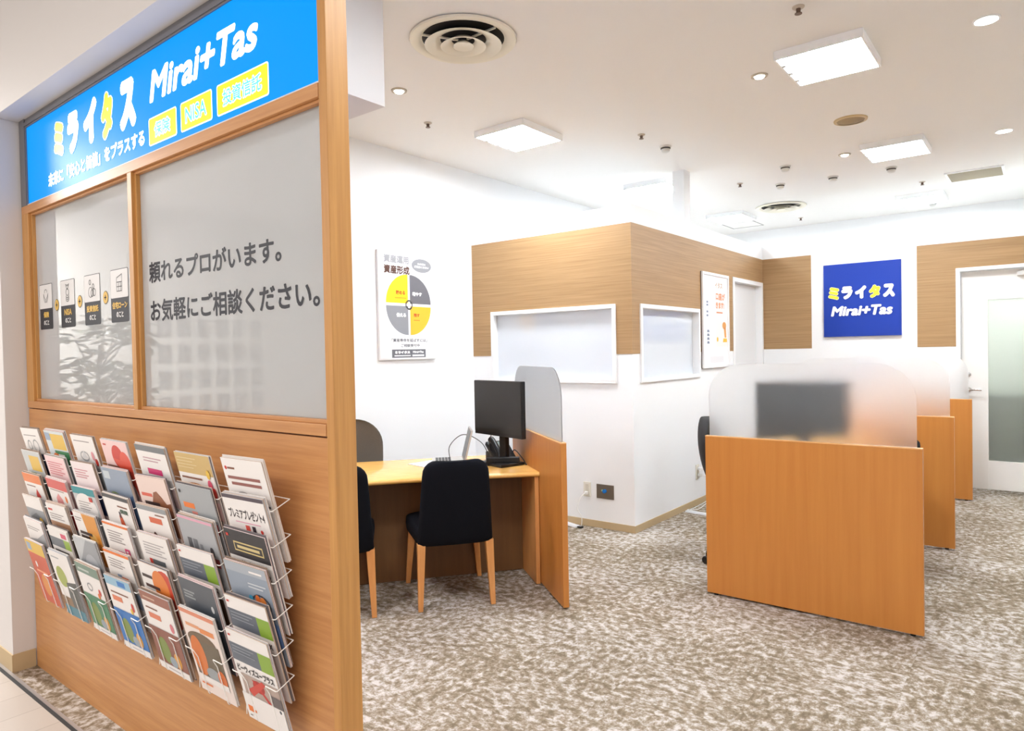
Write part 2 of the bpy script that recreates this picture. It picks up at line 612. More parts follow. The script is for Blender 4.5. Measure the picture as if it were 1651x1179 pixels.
# lower oak panel with its shadow grooves
mb = MB().use(WOOD_H)
mb.box(LX, -1.556, YS + 0.004, YS + 0.066, 0, 1.254)
struct(mb.build('wall_front'))
mb = MB().use(WOOD_H)
mb.box(LX, -1.556, YS, YS + 0.07, 1.259, 1.292)
mb.box(LX, -1.556, YS + 0.012, YS + 0.06, 1.292, 1.304)
struct(mb.build('trim_8', bevel=0.0015))
mb = MB().use(WOOD_H)
mb.box(LX, -1.556, YS, YS + 0.07, 2.184, 2.222)
mb.box(LX, -1.556, YS + 0.012, YS + 0.06, 2.174, 2.184)
struct(mb.build('trim_9', bevel=0.0015))
mb = MB().use(WOOD_V)
mb.box(-1.553, -1.518, YS, YS + 0.073, 0, 2.63)
mb.box(-1.5565, -1.553, YS + 0.005, YS + 0.07, 0, 2.63)
struct(mb.build('trim_10', bevel=0.004))
mb = MB().use(WOOD_V)
mb.box(LX, -3.80, YS, YS + 0.07, 1.292, 2.184)
mb.box(-3.80, -3.788, YS + 0.012, YS + 0.06, 1.304, 2.174)
struct(mb.build('trim_11', bevel=0.0015))
mb = MB().use(WOOD_V)
mb.box(-2.735, -2.700, YS, YS + 0.07, 1.292, 2.184)
mb.box(-2.747, -2.688, YS + 0.012, YS + 0.06, 1.304, 2.174)
struct(mb.build('trim_12', bevel=0.0015))

YG = 1.181
INK = mat('grey_vinyl', (46, 46, 54), 0.6)
w1 = struct(B(FILM, -3.788, -2.747, YG, YG + 0.006, 1.304, 2.174).build('window_3'))
w2 = struct(B(FILM, -2.688, -1.5565, YG, YG + 0.006, 1.304, 2.174).build('window_4'))
pg = lambda x, z: (x, YG - 0.0008, z)
pg2 = lambda x, z: (x, YG - 0.0014, z)
pg3 = lambda x, z: (x, YG - 0.0020, z)
text(MB().use(INK), '頼れるプロがいます。', -2.634, -1.784, 1.762, 1.841, pg, 0.0022).build('lettering', w2, norm=False)
text(MB().use(INK), 'お気軽にご相談ください。', -2.630, -1.604, 1.618, 1.700, pg, 0.0022).build('lettering', w2, norm=False)
CARDW = mat('card_white', (226, 224, 224), 0.6)
GOLD = mat('card_gold', (226, 186, 96), 0.6)
cards = [(-3.762, -3.603, '保険'), (-3.502, -3.341, 'NISA'), (-3.237, -3.075, '投資信託'), (-2.973, -2.811, '住宅ローン')]
for i, (a, b, s) in enumerate(cards):
    mb = MB().use(INK)
    mb.poly([pg(*p) for p in rrect(a, b, 1.63, 1.841, 0.008)])
    mb.use(CARDW)
    mb.poly([pg2(*p) for p in rrect(a + 0.0025, b - 0.0025, 1.727, 1.8385, 0.006)])
    c = (a + b) / 2
    mb.use(INK)
    w = 0.0026
    zc = 1.783
    if i == 0:      # two hands holding a small figure
        for s_ in (-1, 1):
            stroke(mb, [(c + s_ * 0.012, zc - 0.028), (c + s_ * 0.024, zc - 0.01), (c + s_ * 0.028, zc + 0.012), (c + s_ * 0.02, zc - 0.002), (c + s_ * 0.006, zc - 0.014), (c + s_ * 0.004, zc - 0.028)], w, pg3)
        stroke(mb, arc(c, zc + 0.022, 0.014, 0.01, 200, -20), w, pg3)
    elif i == 1:    # stacked rounds
        stroke(mb, arc(c, zc + 0.002, 0.017, 0.014), w, pg3)
        stroke(mb, arc(c, zc + 0.026, 0.010, 0.008), w, pg3)
        for k in (0, 1, 2):
            stroke(mb, arc(c, zc - 0.012 - 0.008 * k, 0.017, 0.010, 190, 350), w, pg3)
        stroke(mb, [(c - 0.014, zc + 0.028), (c - 0.018, zc + 0.038), (c - 0.006, zc + 0.032)], w, pg3)
        stroke(mb, [(c + 0.014, zc + 0.028), (c + 0.018, zc + 0.038), (c + 0.006, zc + 0.032)], w, pg3)
    elif i == 2:    # coins and two rounds
        for ox, oz, r in ((-0.018, 0.026, 0.009), (0.014, 0.008, 0.009), (-0.014, -0.016, 0.02), (0.024, -0.018, 0.014), (0.004, -0.02, 0.014)):
            stroke(mb, arc(c + ox, zc + oz, r, r * 1.05), w, pg3)
    else:           # little house
        for q in range(3):
            stroke(mb, [(c - 0.022, zc - 0.03 + 0.018 * q), (c + 0.024, zc - 0.03 + 0.018 * q)], w, pg3)
        stroke(mb, [(c - 0.022, zc - 0.03), (c - 0.022, zc + 0.018), (c - 0.02, zc + 0.024), (c + 0.026, zc + 0.036), (c + 0.024, zc - 0.03)], w, pg3)
        stroke(mb, [(c - 0.004, zc - 0.03), (c - 0.004, zc + 0.006), (c + 0.014, zc + 0.006), (c + 0.014, zc - 0.03)], w, pg3)
    mb.use(GOLD)
    hw = {0: 0.033, 1: 0.042, 2: 0.06, 3: 0.068}[i]
    text(mb, s, c - hw, c + hw, 1.684, 1.712, pg2, 0.0014)
    mb.use(CARDW)
    text(mb, 'のこと', c - 0.032, c + 0.032, 1.650, 1.673, pg2, 0.0012)
    mb.build('card_decal', w1, norm=False)
for x in (-3.551, -3.288, -3.024):
    mb = MB().use(INK)
    ell(mb, x, 1.736, 0.0255, 0.027, pg)
    mb.use(GOLD)
    ell(mb, x, 1.736, 0.023, 0.0245, pg2)
    mb.use(INK)
    stroke(mb, [(x - 0.008, 1.736), (x + 0.008, 1.736)], 0.005, pg3)
    stroke(mb, [(x, 1.728), (x, 1.744)], 0.005, pg3)
    mb.build('plus_decal', w1, norm=False)

# ------------------------------------------------------------------ the lit sign over the windows
BLUE = mat('sign_blue', (0, 36, 110), 0.4, spec=0.05, emit=(0, 156, 255), es=0.55)
LIT = mat('sign_white', (250, 250, 250), 0.4, emit=(255, 255, 255), es=0.9)
YEL = mat('sign_yellow', (250, 225, 20), 0.4, emit=(255, 236, 20), es=0.75)
CYAN = mat('sign_cyan', (60, 190, 250), 0.4, emit=(70, 200, 255), es=0.7)
sg = thing('illuminated_sign', 'long blue backlit sign with white and yellow lettering above the shop windows', 'sign', (-2.7, YS, 2.222))
O = Vector((2.7, -YS, -2.222))


def ss(mb, name, **k):
    mb.v = [tuple(Vector(p) + O) for p in mb.v]
    return mb.build(name, sg, **k)


ss(B(BLUE, -3.812, -1.5585, YS + 0.010, YS + 0.05, 2.228, 2.588), 'light_panel')
mb = MB().use(ALU)
mb.box(LX, -3.818, YS, YS + 0.06, 2.2225, 2.63)
mb.box(-3.818, -1.557, YS, YS + 0.06, 2.595, 2.612)
mb.box(-3.818, -1.557, YS + 0.006, YS + 0.06, 2.612, 2.63)
mb.box(-3.818, -3.812, YS + 0.004, YS + 0.06, 2.2225, 2.595)
mb.box(-3.812, -1.557, YS + 0.004, YS + 0.06, 2.588, 2.595)
mb.use(mat('sign_edge_white', (225, 222, 222), 0.4))
mb.box(-3.812, -1.557, YS + 0.004, YS + 0.012, 2.2225, 2.228)
ss(mb, 'frame', bevel=0.001)
p1 = lambda x, z: (x, YS + 0.0090, z)
p2 = lambda x, z: (x, YS + 0.0084, z)
p3 = lambda x, z: (x, YS + 0.0078, z)
for ch, a, b, c_, d, yel in (('ミ', -3.470, -3.362, 2.378, 2.532, 1), ('ラ', -3.318, -3.196, 2.362, 2.538, 0), ('イ', -3.146, -3.010, 2.366, 2.548, 0), ('タ', -2.968, -2.862, 2.354, 2.536, 1), ('ス', -2.800, -2.662, 2.350, 2.540, 0)):
    if yel:
        mb = MB().use(LIT)
        text(mb, ch, a - 0.004, b + 0.004, c_ - 0.004, d + 0.004, p1, 0.017, n=12)
        mb.use(YEL)
        text(mb, ch, a, b, c_, d, p2, 0.0125, n=12)
    else:
        mb = MB().use(LIT)
        text(mb, ch, a, b, c_, d, p1, 0.0165, n=12)
    ss(mb, 'letter', norm=False)
ss(text(MB().use(LIT), 'Mirai+Tas', -2.552, -1.848, 2.402, 2.515, p1, 0.0052, 0.22, n=12), 'lettering', norm=False)
ss(text(MB().use(LIT), '未来に「安心と価値」をプラスする', -3.552, -2.600, 2.264, 2.326, p1, 0.0025), 'lettering', norm=False)
for s, a, b, hw in (('保険', -2.564, -2.357, 0.062), ('NISA', -2.328, -2.121, 0.072), ('投資信託', -2.091, -1.799, 0.112)):
    mb = MB().use(LIT)
    mb.poly([p1(*p) for p in rrect(a, b, 2.251, 2.350, 0.010)])
    mb.use(YEL)
    mb.poly([p2(*p) for p in rrect(a + 0.004, b - 0.004, 2.255, 2.346, 0.007)])
    c = (a + b) / 2
    mb.use(LIT)
    text(mb, s, c - hw, c + hw, 2.272, 2.330, p3, 0.0034)
    mb.use(CYAN)
    text(mb, s, c - hw + 0.004, c + hw - 0.004, 2.276, 2.326, lambda x, z: (x, YS + 0.0073, z), 0.0011)
    ss(mb, 'yellow_badge', norm=False)

# ------------------------------------------------------------------ wire rack and its brochures
TH = math.atan2(0.075, 0.30)
BW, BH = 0.214, 0.303
PX0, PITCH_X = -3.612, 0.2845
rack = thing('brochure_rack', 'white wire rack of brochure pockets fixed to the oak panel under the windows', 'brochure rack', (-2.6, YS, 0.8))
OR = Vector((2.6, -YS, -0.8))
WR = 0.0016


def rk(mb, name):
    mb.v = [tuple(Vector(p) + OR) for p in mb.v]
    return mb.build(name, rack)


def row_top(r):
    return 1.190 - 0.100 * r


XE = PX0 + 6 * PITCH_X + BW + 0.012
mb = MB().use(WIRE, True)
for r in range(6):
    z = row_top(r) - 0.110
    mb.tube([(PX0 + 0.01, 1.117, z), (XE, 1.117, z)], WR, 6)
for c in range(1, 7):
    x = PX0 - 0.030 + PITCH_X * c
    mb.tube([(x, 1.119, row_top(0) - 0.105), (x, 1.119, row_top(5) - 0.30)], WR, 6)
for x in (-3.45, -1.9):
    for z in (1.08, 0.58):
        mb.tube([(x, 1.117, z), (x, 1.153, z + 0.01)], 0.003, 6)
rk(mb, 'back_frame')
for r in range(6):
    zt = row_top(r)
    zb = zt - BH * math.cos(TH)
    yb = 1.04 + BH * math.sin(TH)
    tn = math.tan(TH)
    for c in range(7):
        a = PX0 + PITCH_X * c
        b = a + BW + 0.012
        zr, zf, yf = zt - 0.110, zt - 0.134, 1.0625
        hug = lambda z: 1.04 + (zt - z) * tn - 0.004
        mb = MB().use(WIRE, True)
        ends = []
        for x0, s_, back in ((a - 0.004, 1, False), (b, -1, True)):
            x1 = x0 + s_ * (0.05 if s_ > 0 else 0.062)
            pts = ([(x0, 1.117, zr)] if back else []) + [(x0, yf, zf), (x0 + s_ * 0.006, yf - 0.002, zf - 0.001), (x1 - s_ * 0.005, yf - 0.001, zf - 0.001),
                   (x1, yf + 0.002, zf - 0.007), (x1, hug(zf - 0.03), zf - 0.03), (x1, hug(zb + 0.004), zb + 0.004), (x1, yb - 0.001, zb - 0.0025), (x1, yb + 0.016, zb - 0.0015)]
            ends.append(pts)
        mb.tube(ends[0] + ends[1][::-1], WR, 6)
        rk(mb, 'pocket')

# colours of print
cW = (240, 236, 234); cG = (176, 178, 182); cD = (74, 78, 86); cK = (34, 32, 36); cP = (240, 208, 210); cR = (206, 60, 50); cO = (232, 124, 52)
cY = (226, 186, 70); cGr = (60, 130, 84); cLg = (150, 180, 70); cB = (40, 120, 196); cN = (28, 48, 92); cT = (20, 140, 150); cBr = (132, 84, 66); cTan = (206, 176, 116); cM = (214, 60, 120); cSk = (150, 170, 196)


def tx(y0, n, x0=0.1, x1=0.8, h=0.012, c=(150, 140, 140)):
    return [('r', x0, y0 - 0.034 * k - h, x0 + (x1 - x0) * (1 - 0.18 * (k % 2)), y0 - 0.034 * k, c) for k in range(n)]


def scene_art(ground):
    return [('r', 0, 0.09, 1, 0.56, ground), ('e', 0.36, 0.28, 0.17, 0.17, (124, 142, 66)), ('e', 0.72, 0.20, 0.11, 0.10, (220, 160, 70)), ('e', 0.56, 0.16, 0.12, 0.07, (150, 164, 176)), ('r', 0, 0, 1, 0.09, cW), ('r', 0.3, 0.035, 0.7, 0.055, (200, 196, 200))]


def slate(title, pic):
    return [('r', 0, 0.66, 0.70, 0.86, (96, 104, 116)), ('r', 0.70, 0.66, 1, 0.86, (136, 170, 60))] + tx(0.83, 3, 0.06, 0.6, 0.01, (150, 156, 166)) + [('r', 0.04, 0.93, 0.1, 0.95, cR), ('t', title, 0.06, 0.55, 0.94, 0.63, (50, 46, 50))] + pic


# one entry for every pocket: (look for the label, background, drawing)
ART = [
 [('white brochure with a grey line drawing above dark blue', cW, tx(0.9, 1) + [('o', 0.3, 0.74, 0.1, 0.07, cG), ('o', 0.66, 0.74, 0.14, 0.09, cG), ('r', 0, 0.3, 1, 0.62, cN)]),
  ('grey brochure with a yellow square and green foot', (200, 204, 206), [('r', 0.34, 0.7, 0.9, 0.93, cY), ('r', 0.2, 0.62, 0.5, 0.66, cGr), ('r', 0, 0.3, 1, 0.58, (120, 132, 130))]),
  ('white brochure with a broad orange head', cW, [('r', 0, 0.86, 1, 1, cO), ('p', [(0.5, 0.68), (0.62, 0.78), (0.74, 0.68), (0.74, 0.6), (0.5, 0.6)], cR), ('r', 0.1, 0.8, 0.6, 0.815, cBr)]),
  ('brochure with a grey landscape photo under a white head', (150, 154, 160), [('r', 0, 0.8, 1, 1, cW), ('p', [(0, 0.62), (0.5, 0.74), (1, 0.6), (1, 0.4), (0, 0.4)], (120, 124, 128)), ('e', 0.7, 0.62, 0.1, 0.06, cY)]),
  ('white brochure crossed by a grey wave', cW, tx(0.88, 2) + [('p', [(0, 0.66), (0.5, 0.7), (1, 0.84), (1, 0.4), (0, 0.4)], cG)]),
  ('red brochure with a yellow head', (204, 84, 50), [('r', 0, 0.8, 1, 1, cY), ('r', 0.06, 0.84, 0.3, 0.96, cSk), ('e', 0.3, 0.62, 0.05, 0.05, cW), ('r', 0.2, 0.5, 0.8, 0.53, (240, 170, 130)), ('e', 0.5, 0.3, 0.2, 0.18, (220, 140, 60))])],
 [('brochure with a yellow panel over a green band', (214, 222, 226), [('r', 0.28, 0.74, 0.95, 0.96, cY), ('r', 0.3, 0.5, 1, 0.72, cGr), ('e', 0.32, 0.62, 0.16, 0.06, cO), ('r', 0.02, 0.86, 0.26, 0.97, cSk), ('r', 0.45, 0.6, 0.75, 0.67, cW)]),
  ('pink brochure with rows of red print', cP, tx(0.92, 6, 0.1, 0.85, 0.014, (214, 120, 130))),
  ('white brochure with a red head and a small house drawing', cW, [('r', 0, 0.86, 1, 1, (214, 90, 84)), ('p', [(0.3, 0.72), (0.46, 0.8), (0.62, 0.72), (0.62, 0.64), (0.3, 0.64)], (226, 150, 150)), ('e', 0.82, 0.74, 0.05, 0.05, cO), ('r', 0.1, 0.835, 0.8, 0.845, cBr), ('r', 0, 0.3, 1, 0.58, cR)]),
  ('white brochure fading to brown at its foot', (186, 140, 110), [('r', 0, 0.74, 1, 1, cW), ('r', 0.08, 0.9, 0.3, 0.93, cR)] + tx(0.86, 3) + [('r', 0, 0.3, 1, 0.6, cTan)]),
  ('white brochure with a dark grey band and a green corner', cW, [('r', 0, 0.72, 0.7, 0.86, (112, 118, 126)), ('r', 0.7, 0.72, 1, 0.86, cLg), ('r', 0.64, 0.88, 0.9, 0.95, (220, 90, 120)), ('r', 0.1, 0.64, 0.8, 0.67, cD)]),
  ('fanned white brochure with a tree and a dark photo', cW, [('e', 0.35, 0.62, 0.24, 0.16, (166, 178, 90)), ('r', 0.1, 0.9, 0.5, 0.92, cG), ('p', [(0.4, 0.1), (0.5, 0.55), (1, 0.6), (1, 0.1)], (90, 92, 90)), ('r', 0, 0, 1, 0.16, (70, 130, 150)), ('r', 0, 0.16, 0.5, 0.3, (140, 110, 80))])],
 [('white brochure with a house sketch and pink dots', cW, tx(0.93, 1) + [('o', 0.42, 0.72, 0.18, 0.06, cG), ('p', [(0.3, 0.7), (0.42, 0.8), (0.54, 0.7)], (214, 214, 216)), ('e', 0.8, 0.74, 0.06, 0.06, (226, 150, 160)), ('e', 0.9, 0.66, 0.06, 0.05, cR), ('r', 0, 0.3, 1, 0.58, cG)]),
  ('fanned white brochure with pink print over dark blue', (240, 228, 230), tx(0.9, 4, 0.1, 0.7, 0.014, (206, 140, 150)) + [('r', 0, 0.3, 1, 0.58, cN)]),
  ('white round-fronted brochure with a teal head', (196, 198, 200), [('r', 0, 0.9, 1, 1, cT), ('e', 0.48, 0.72, 0.46, 0.2, cW)] + tx(0.8, 4, 0.16, 0.7, 0.01) + [('r', 0.7, 0.82, 0.84, 0.88, cR)]),
  ('brochure half white half golden orange', cW, [('p', [(0.4, 1), (1, 1), (1, 0.3), (0.55, 0.3)], (222, 150, 60)), ('e', 0.7, 0.62, 0.16, 0.12, (236, 190, 110))] + tx(0.93, 2, 0.05, 0.36, 0.012) + [('r', 0.12, 0.7, 0.66, 0.74, (70, 54, 50)), ('r', 0.12, 0.64, 0.5, 0.68, (70, 54, 50))]),
  ('silver grey brochure with worn page edges', (158, 162, 168), [('p', [(0, 1), (0.6, 1), (0, 0.6)], (196, 200, 204)), ('e', 0.6, 0.6, 0.3, 0.2, (180, 184, 190))]),
  ('green-footed brochure with a dark green head and house sketch', cW, [('r', 0, 0.86, 1, 1, (120, 144, 130)), ('r', 0.1, 0.9, 0.6, 0.93, (190, 200, 194)), ('o', 0.42, 0.68, 0.1, 0.05, cG), ('e', 0.84, 0.66, 0.05, 0.05, cR), ('e', 0.76, 0.6, 0.05, 0.04, cO)] + scene_art((64, 128, 92)))],
 [('pink brochure with a big red heart', (240, 206, 204), [('e', 0.56, 0.80, 0.22, 0.15, cR), ('e', 0.80, 0.72, 0.2, 0.16, (222, 86, 66)), ('p', [(0.34, 0.78), (1.0, 0.74), (0.98, 0.3), (0.9, 0.42)], (220, 80, 58)), ('r', 0.08, 0.93, 0.2, 0.95, cR), ('r', 0.04, 0.64, 0.5, 0.68, cBr), ('r', 0.04, 0.58, 0.56, 0.62, cBr)]),
  ('blue grey sky photo brochure', (146, 160, 180), [('r', 0.05, 0.86, 0.3, 0.96, (196, 206, 214)), ('e', 0.3, 0.62, 0.2, 0.08, (130, 150, 100)), ('p', [(0.4, 0.55), (1, 0.7), (1, 0.3), (0.4, 0.3)], (92, 120, 160))]),
  ('white brochure with a black head and an orange bottle', cW, [('r', 0, 0.95, 1, 1, (70, 70, 74)), ('r', 0.52, 0.86, 0.9, 0.88, cBr), ('t', '保険', 0.58, 0.78, 0.88, 0.84, (60, 90, 70)), ('p', [(0.5, 0.74), (0.56, 0.8), (0.68, 0.6), (0.62, 0.5), (0.48, 0.56)], (204, 86, 40)), ('r', 0.52, 0.72, 0.58, 0.8, (60, 50, 60))]),
  ('white brochure with a magenta square mark', cW, [('r', 0, 0.97, 1, 1, cO)] + tx(0.9, 5, 0.14, 0.74, 0.012) + [('r', 0.66, 0.56, 0.84, 0.70, cM), ('t', 'F', 0.71, 0.585, 0.79, 0.675, cW), ('r', 0.36, 0.58, 0.62, 0.64, (222, 110, 150))]),
  ('white brochure with an orange edge and blue print', cW, [('r', 0, 0.96, 1, 1, cO)] + tx(0.9, 4, 0.14, 0.74, 0.012) + [('r', 0.34, 0.62, 0.5, 0.70, cSk), ('r', 0.5, 0.60, 0.74, 0.68, (224, 120, 80)), ('r', 0, 0.3, 1, 0.5, cSk)]),
  ('blue brochure with a round green tree and white foot', cW, [('r', 0, 0.88, 1, 1, (150, 190, 214)), ('r', 0.5, 0.9, 0.8, 0.97, cB), ('r', 0.12, 0.67, 0.5, 0.74, (226, 128, 90)), ('r', 0.12, 0.78, 0.8, 0.80, cBr), ('e', 0.86, 0.66, 0.05, 0.06, cR), ('e', 0.78, 0.6, 0.05, 0.04, cY)] + scene_art((26, 112, 190)))],
 [('white brochure with a grey head and magenta title', cW, [('r', 0, 0.93, 1, 1, (120, 124, 128))] + tx(0.86, 2, 0.2, 0.8, 0.014, (196, 160, 170)) + [('r', 0.26, 0.66, 0.74, 0.73, cM), ('r', 0, 0.3, 1, 0.52, (226, 196, 196))]),
  ('cream brochure with a large brown hill shape', (236, 214, 206), [('p', [(0.28, 0.34), (0.36, 0.66), (0.5, 0.82), (0.62, 0.84), (0.74, 0.78), (0.86, 0.70), (1, 0.72), (1, 0.3)], (150, 96, 68)), ('r', 0.08, 0.76, 0.44, 0.80, (220, 100, 80)), ('r', 0.12, 0.66, 0.62, 0.70, (66, 50, 48)), ('r', 0.12, 0.60, 0.66, 0.64, (66, 50, 48))]),
  ('white brochure with orange print and a dark oval', cW, [('r', 0, 0.94, 1, 1, (150, 154, 158)), ('r', 0.36, 0.80, 0.78, 0.87, (214, 104, 70)), ('e', 0.42, 0.6, 0.07, 0.09, (96, 70, 66)), ('r', 0.6, 0.9, 0.9, 0.915, cBr)]),
  ('white brochure with lines of grey print and dark boxes', cW, tx(0.9, 5, 0.14, 0.84, 0.014, (176, 170, 172)) + [('r', 0.22, 0.64, 0.32, 0.70, cR), ('r', 0.34, 0.64, 0.74, 0.70, (96, 100, 104)), ('r', 0.22, 0.57, 0.30, 0.62, cO), ('r', 0.32, 0.57, 0.74, 0.62, (96, 100, 104))]),
  ('white brochure with a glowing orange and red disc', cW, [('e', 0.82, 0.62, 0.42, 0.36, (206, 70, 46)), ('e', 0.64, 0.76, 0.26, 0.2, (226, 130, 60)), ('r', 0.06, 0.82, 0.4, 0.86, (60, 44, 44)), ('r', 0.1, 0.70, 0.58, 0.74, (80, 50, 48)), ('r', 0.1, 0.62, 0.66, 0.66, (80, 50, 48))]),
  ('red brown brochure with a round green tree and white foot', cW, [('r', 0, 0.88, 1, 1, (156, 100, 84)), ('r', 0.1, 0.92, 0.5, 0.94, (206, 170, 150)), ('r', 0.14, 0.67, 0.54, 0.74, (222, 128, 96)), ('r', 0.1, 0.79, 0.5, 0.81, cBr), ('e', 0.86, 0.64, 0.06, 0.06, (214, 120, 130))] + scene_art((140, 84, 68)))],
 [('white brochure with a tan head and flowers', cW, [('r', 0, 0.78, 1, 1, cTan)] + tx(0.95, 4, 0.05, 0.6, 0.008, (226, 206, 160)) + [('r', 0.08, 0.72, 0.66, 0.74, cBr), ('o', 0.42, 0.6, 0.3, 0.07, (206, 150, 110)), ('e', 0.86, 0.68, 0.06, 0.06, (222, 90, 120)), ('e', 0.94, 0.6, 0.05, 0.06, cR), ('e', 0.82, 0.56, 0.05, 0.05, cLg), ('e', 0.88, 0.8, 0.05, 0.05, cY), ('r', 0, 0.3, 1, 0.5, cP)]),
  ('grey brochure with orange print and a red square', (166, 170, 174), [('r', 0.1, 0.74, 0.42, 0.80, cO), ('r', 0.3, 0.68, 0.46, 0.71, (222, 140, 130)), ('r', 0.72, 0.5, 0.96, 0.62, (196, 30, 40)), ('e', 0.08, 0.92, 0.03, 0.02, cK)]),
  ('grey brochure with a pink edge and dark square letters', (172, 175, 180), [('r', 0, 0.97, 1, 1, (226, 170, 190)), ('r', 0.16, 0.62, 0.28, 0.76, (90, 92, 98)), ('r', 0.32, 0.62, 0.44, 0.76, (120, 122, 128)), ('r', 0.5, 0.66, 0.58, 0.72, (130, 132, 138)), ('e', 0.82, 0.66, 0.05, 0.06, (70, 66, 70)), ('r', 0.72, 0.5, 0.96, 0.6, (140, 60, 60))]),
  ('white brochure with a slate band, green block and a dark photo', cW, slate('ライフインベストプラス', [('r', 0, 0.2, 1, 0.50, (74, 52, 40)), ('e', 0.6, 0.4, 0.16, 0.1, (190, 150, 120))])),
  ('dark slate grey brochure with small white print', (84, 90, 98), tx(0.86, 3, 0.08, 0.4, 0.02, (150, 156, 160)) + [('e', 0.86, 0.74, 0.04, 0.04, (206, 208, 210)), ('p', [(0.1, 0.3), (0.6, 0.56), (1, 0.4), (1, 0.2)], (66, 70, 78))]),
  ('pale brochure with an orange picture in a rounded frame', (240, 226, 220), [('r', 0, 0.95, 1, 1, (222, 140, 110)), ('r', 0.1, 0.80, 0.5, 0.84, (226, 160, 120)), ('r', 0.5, 0.77, 0.9, 0.83, (226, 140, 80)), ('e', 0.46, 0.66, 0.40, 0.10, (110, 90, 66)), ('r', 0.08, 0.22, 0.92, 0.66, (104, 92, 72)), ('e', 0.26, 0.46, 0.2, 0.24, (214, 116, 46)), ('e', 0.56, 0.28, 0.2, 0.08, (150, 156, 160)), ('e', 0.8, 0.28, 0.12, 0.1, (214, 110, 50)), ('r', 0.08, 0.15, 0.92, 0.22, cW), ('r', 0.1, 0.1, 0.4, 0.12, cO)])],
 [('white brochure with two lines of brown print and a round sketch', cW, [('e', 0.08, 0.9, 0.03, 0.02, cR), ('r', 0.12, 0.89, 0.3, 0.91, cBr), ('r', 0.08, 0.79, 0.86, 0.82, (150, 96, 90)), ('r', 0.14, 0.73, 0.86, 0.76, (150, 96, 90)), ('o', 0.36, 0.60, 0.16, 0.06, (190, 186, 188)), ('r', 0.6, 0.58, 0.72, 0.64, cG), ('e', 0.86, 0.62, 0.05, 0.03, cP), ('r', 0.82, 0.54, 0.96, 0.56, cD)]),
  ('white brochure with a black head and a pink ruled title', cW, [('r', 0, 0.96, 1, 1, (84, 74, 84)), ('t', 'プレミアプレゼント4', 0.08, 0.76, 0.94, 0.86, (72, 66, 70)), ('r', 0.2, 0.72, 0.8, 0.728, (226, 150, 180)), ('r', 0.42, 0.62, 0.52, 0.70, (222, 90, 80)), ('r', 0.58, 0.62, 0.66, 0.70, (50, 48, 56)), ('e', 0.8, 0.66, 0.03, 0.02, cR), ('r', 0.1, 0.57, 0.9, 0.585, cD)]),
  ('black-headed white brochure with a gold title box', cW, [('r', 0, 0.72, 1, 1, (52, 50, 54)), ('r', 0.18, 0.78, 0.88, 0.88, (210, 190, 130)), ('r', 0.2, 0.795, 0.86, 0.865, (60, 56, 56)), ('r', 0.26, 0.815, 0.8, 0.845, (214, 196, 140)), ('r', 0.04, 0.92, 0.1, 0.95, cR), ('t', '資産形成', 0.28, 0.62, 0.86, 0.69, (66, 50, 50)), ('t', '死亡保障', 0.3, 0.53, 0.92, 0.61, (66, 50, 50))]),
  ('blue grey sky brochure with a small rainbow of balloons', (146, 158, 174), [('r', 0, 0.9, 1, 1, (170, 178, 188)), ('r', 0.6, 0.93, 0.9, 0.95, cW)] + tx(0.82, 2, 0.5, 0.92, 0.014, (206, 212, 218)) + [('o', 0.72, 0.62, 0.2, 0.09, cD), ('e', 0.66, 0.66, 0.06, 0.05, (226, 120, 60)), ('e', 0.78, 0.65, 0.07, 0.05, (226, 140, 70)), ('e', 0.74, 0.58, 0.09, 0.04, (60, 160, 150)), ('e', 0.5, 0.66, 0.05, 0.03, (70, 160, 200)), ('p', [(0, 0.5), (0.5, 0.56), (1, 0.44), (1, 0.2), (0, 0.2)], (100, 130, 180))]),
  ('white brochure with a slate band, green block and a brown photo', cW, slate('サニーガーデンEX', [('r', 0, 0.2, 1, 0.52, (206, 196, 190)), ('p', [(0.2, 0.52), (0.9, 0.52), (0.7, 0.36), (0.4, 0.4)], (110, 66, 54))])),
  ('white brochure with a slate band over a red ribboned gift', cW, slate('ビーウィズユープラス', [('r', 0.1, 0.30, 1, 0.53, (180, 160, 150)), ('e', 0.5, 0.44, 0.14, 0.07, (176, 50, 40)), ('p', [(0.36, 0.5), (0.44, 0.5), (0.74, 0.3), (0.66, 0.3)], (196, 50, 40)), ('p', [(0.2, 0.36), (0.3, 0.30), (0.7, 0.5), (0.62, 0.53)], (206, 70, 56)), ('r', 0.78, 0.30, 1, 0.42, (104, 96, 96)), ('r', 0, 0, 1, 0.30, cW), ('e', 0.92, 0.27, 0.025, 0.02, cD), ('r', 0.06, 0.09, 0.18, 0.16, cO), ('r', 0.22, 0.10, 0.26, 0.13, cO), ('r', 0.06, 0.04, 0.12, 0.05, cK)]))],
]
ORD = ['first', 'second', 'third', 'fourth', 'fifth', 'sixth', 'seventh']
SIDES = [(232, 226, 222), (210, 190, 176), (196, 196, 200), (226, 206, 206), (150, 130, 116), (240, 238, 234), (110, 104, 108)]
PAGES = [mat('page_edge_%d' % i, c, 0.7) for i, c in enumerate(SIDES)]
BLOCK = {}


def booklet(mt, t):
    k = (mt.name, round(t, 4))
    if k not in BLOCK:
        me = MB().use(mt).box(-BW / 2, BW / 2, 0, t, 0, BH)
        o = me.build('brochure')
        BLOCK[k] = o.data
        bpy.data.objects.remove(o)
    return BLOCK[k]


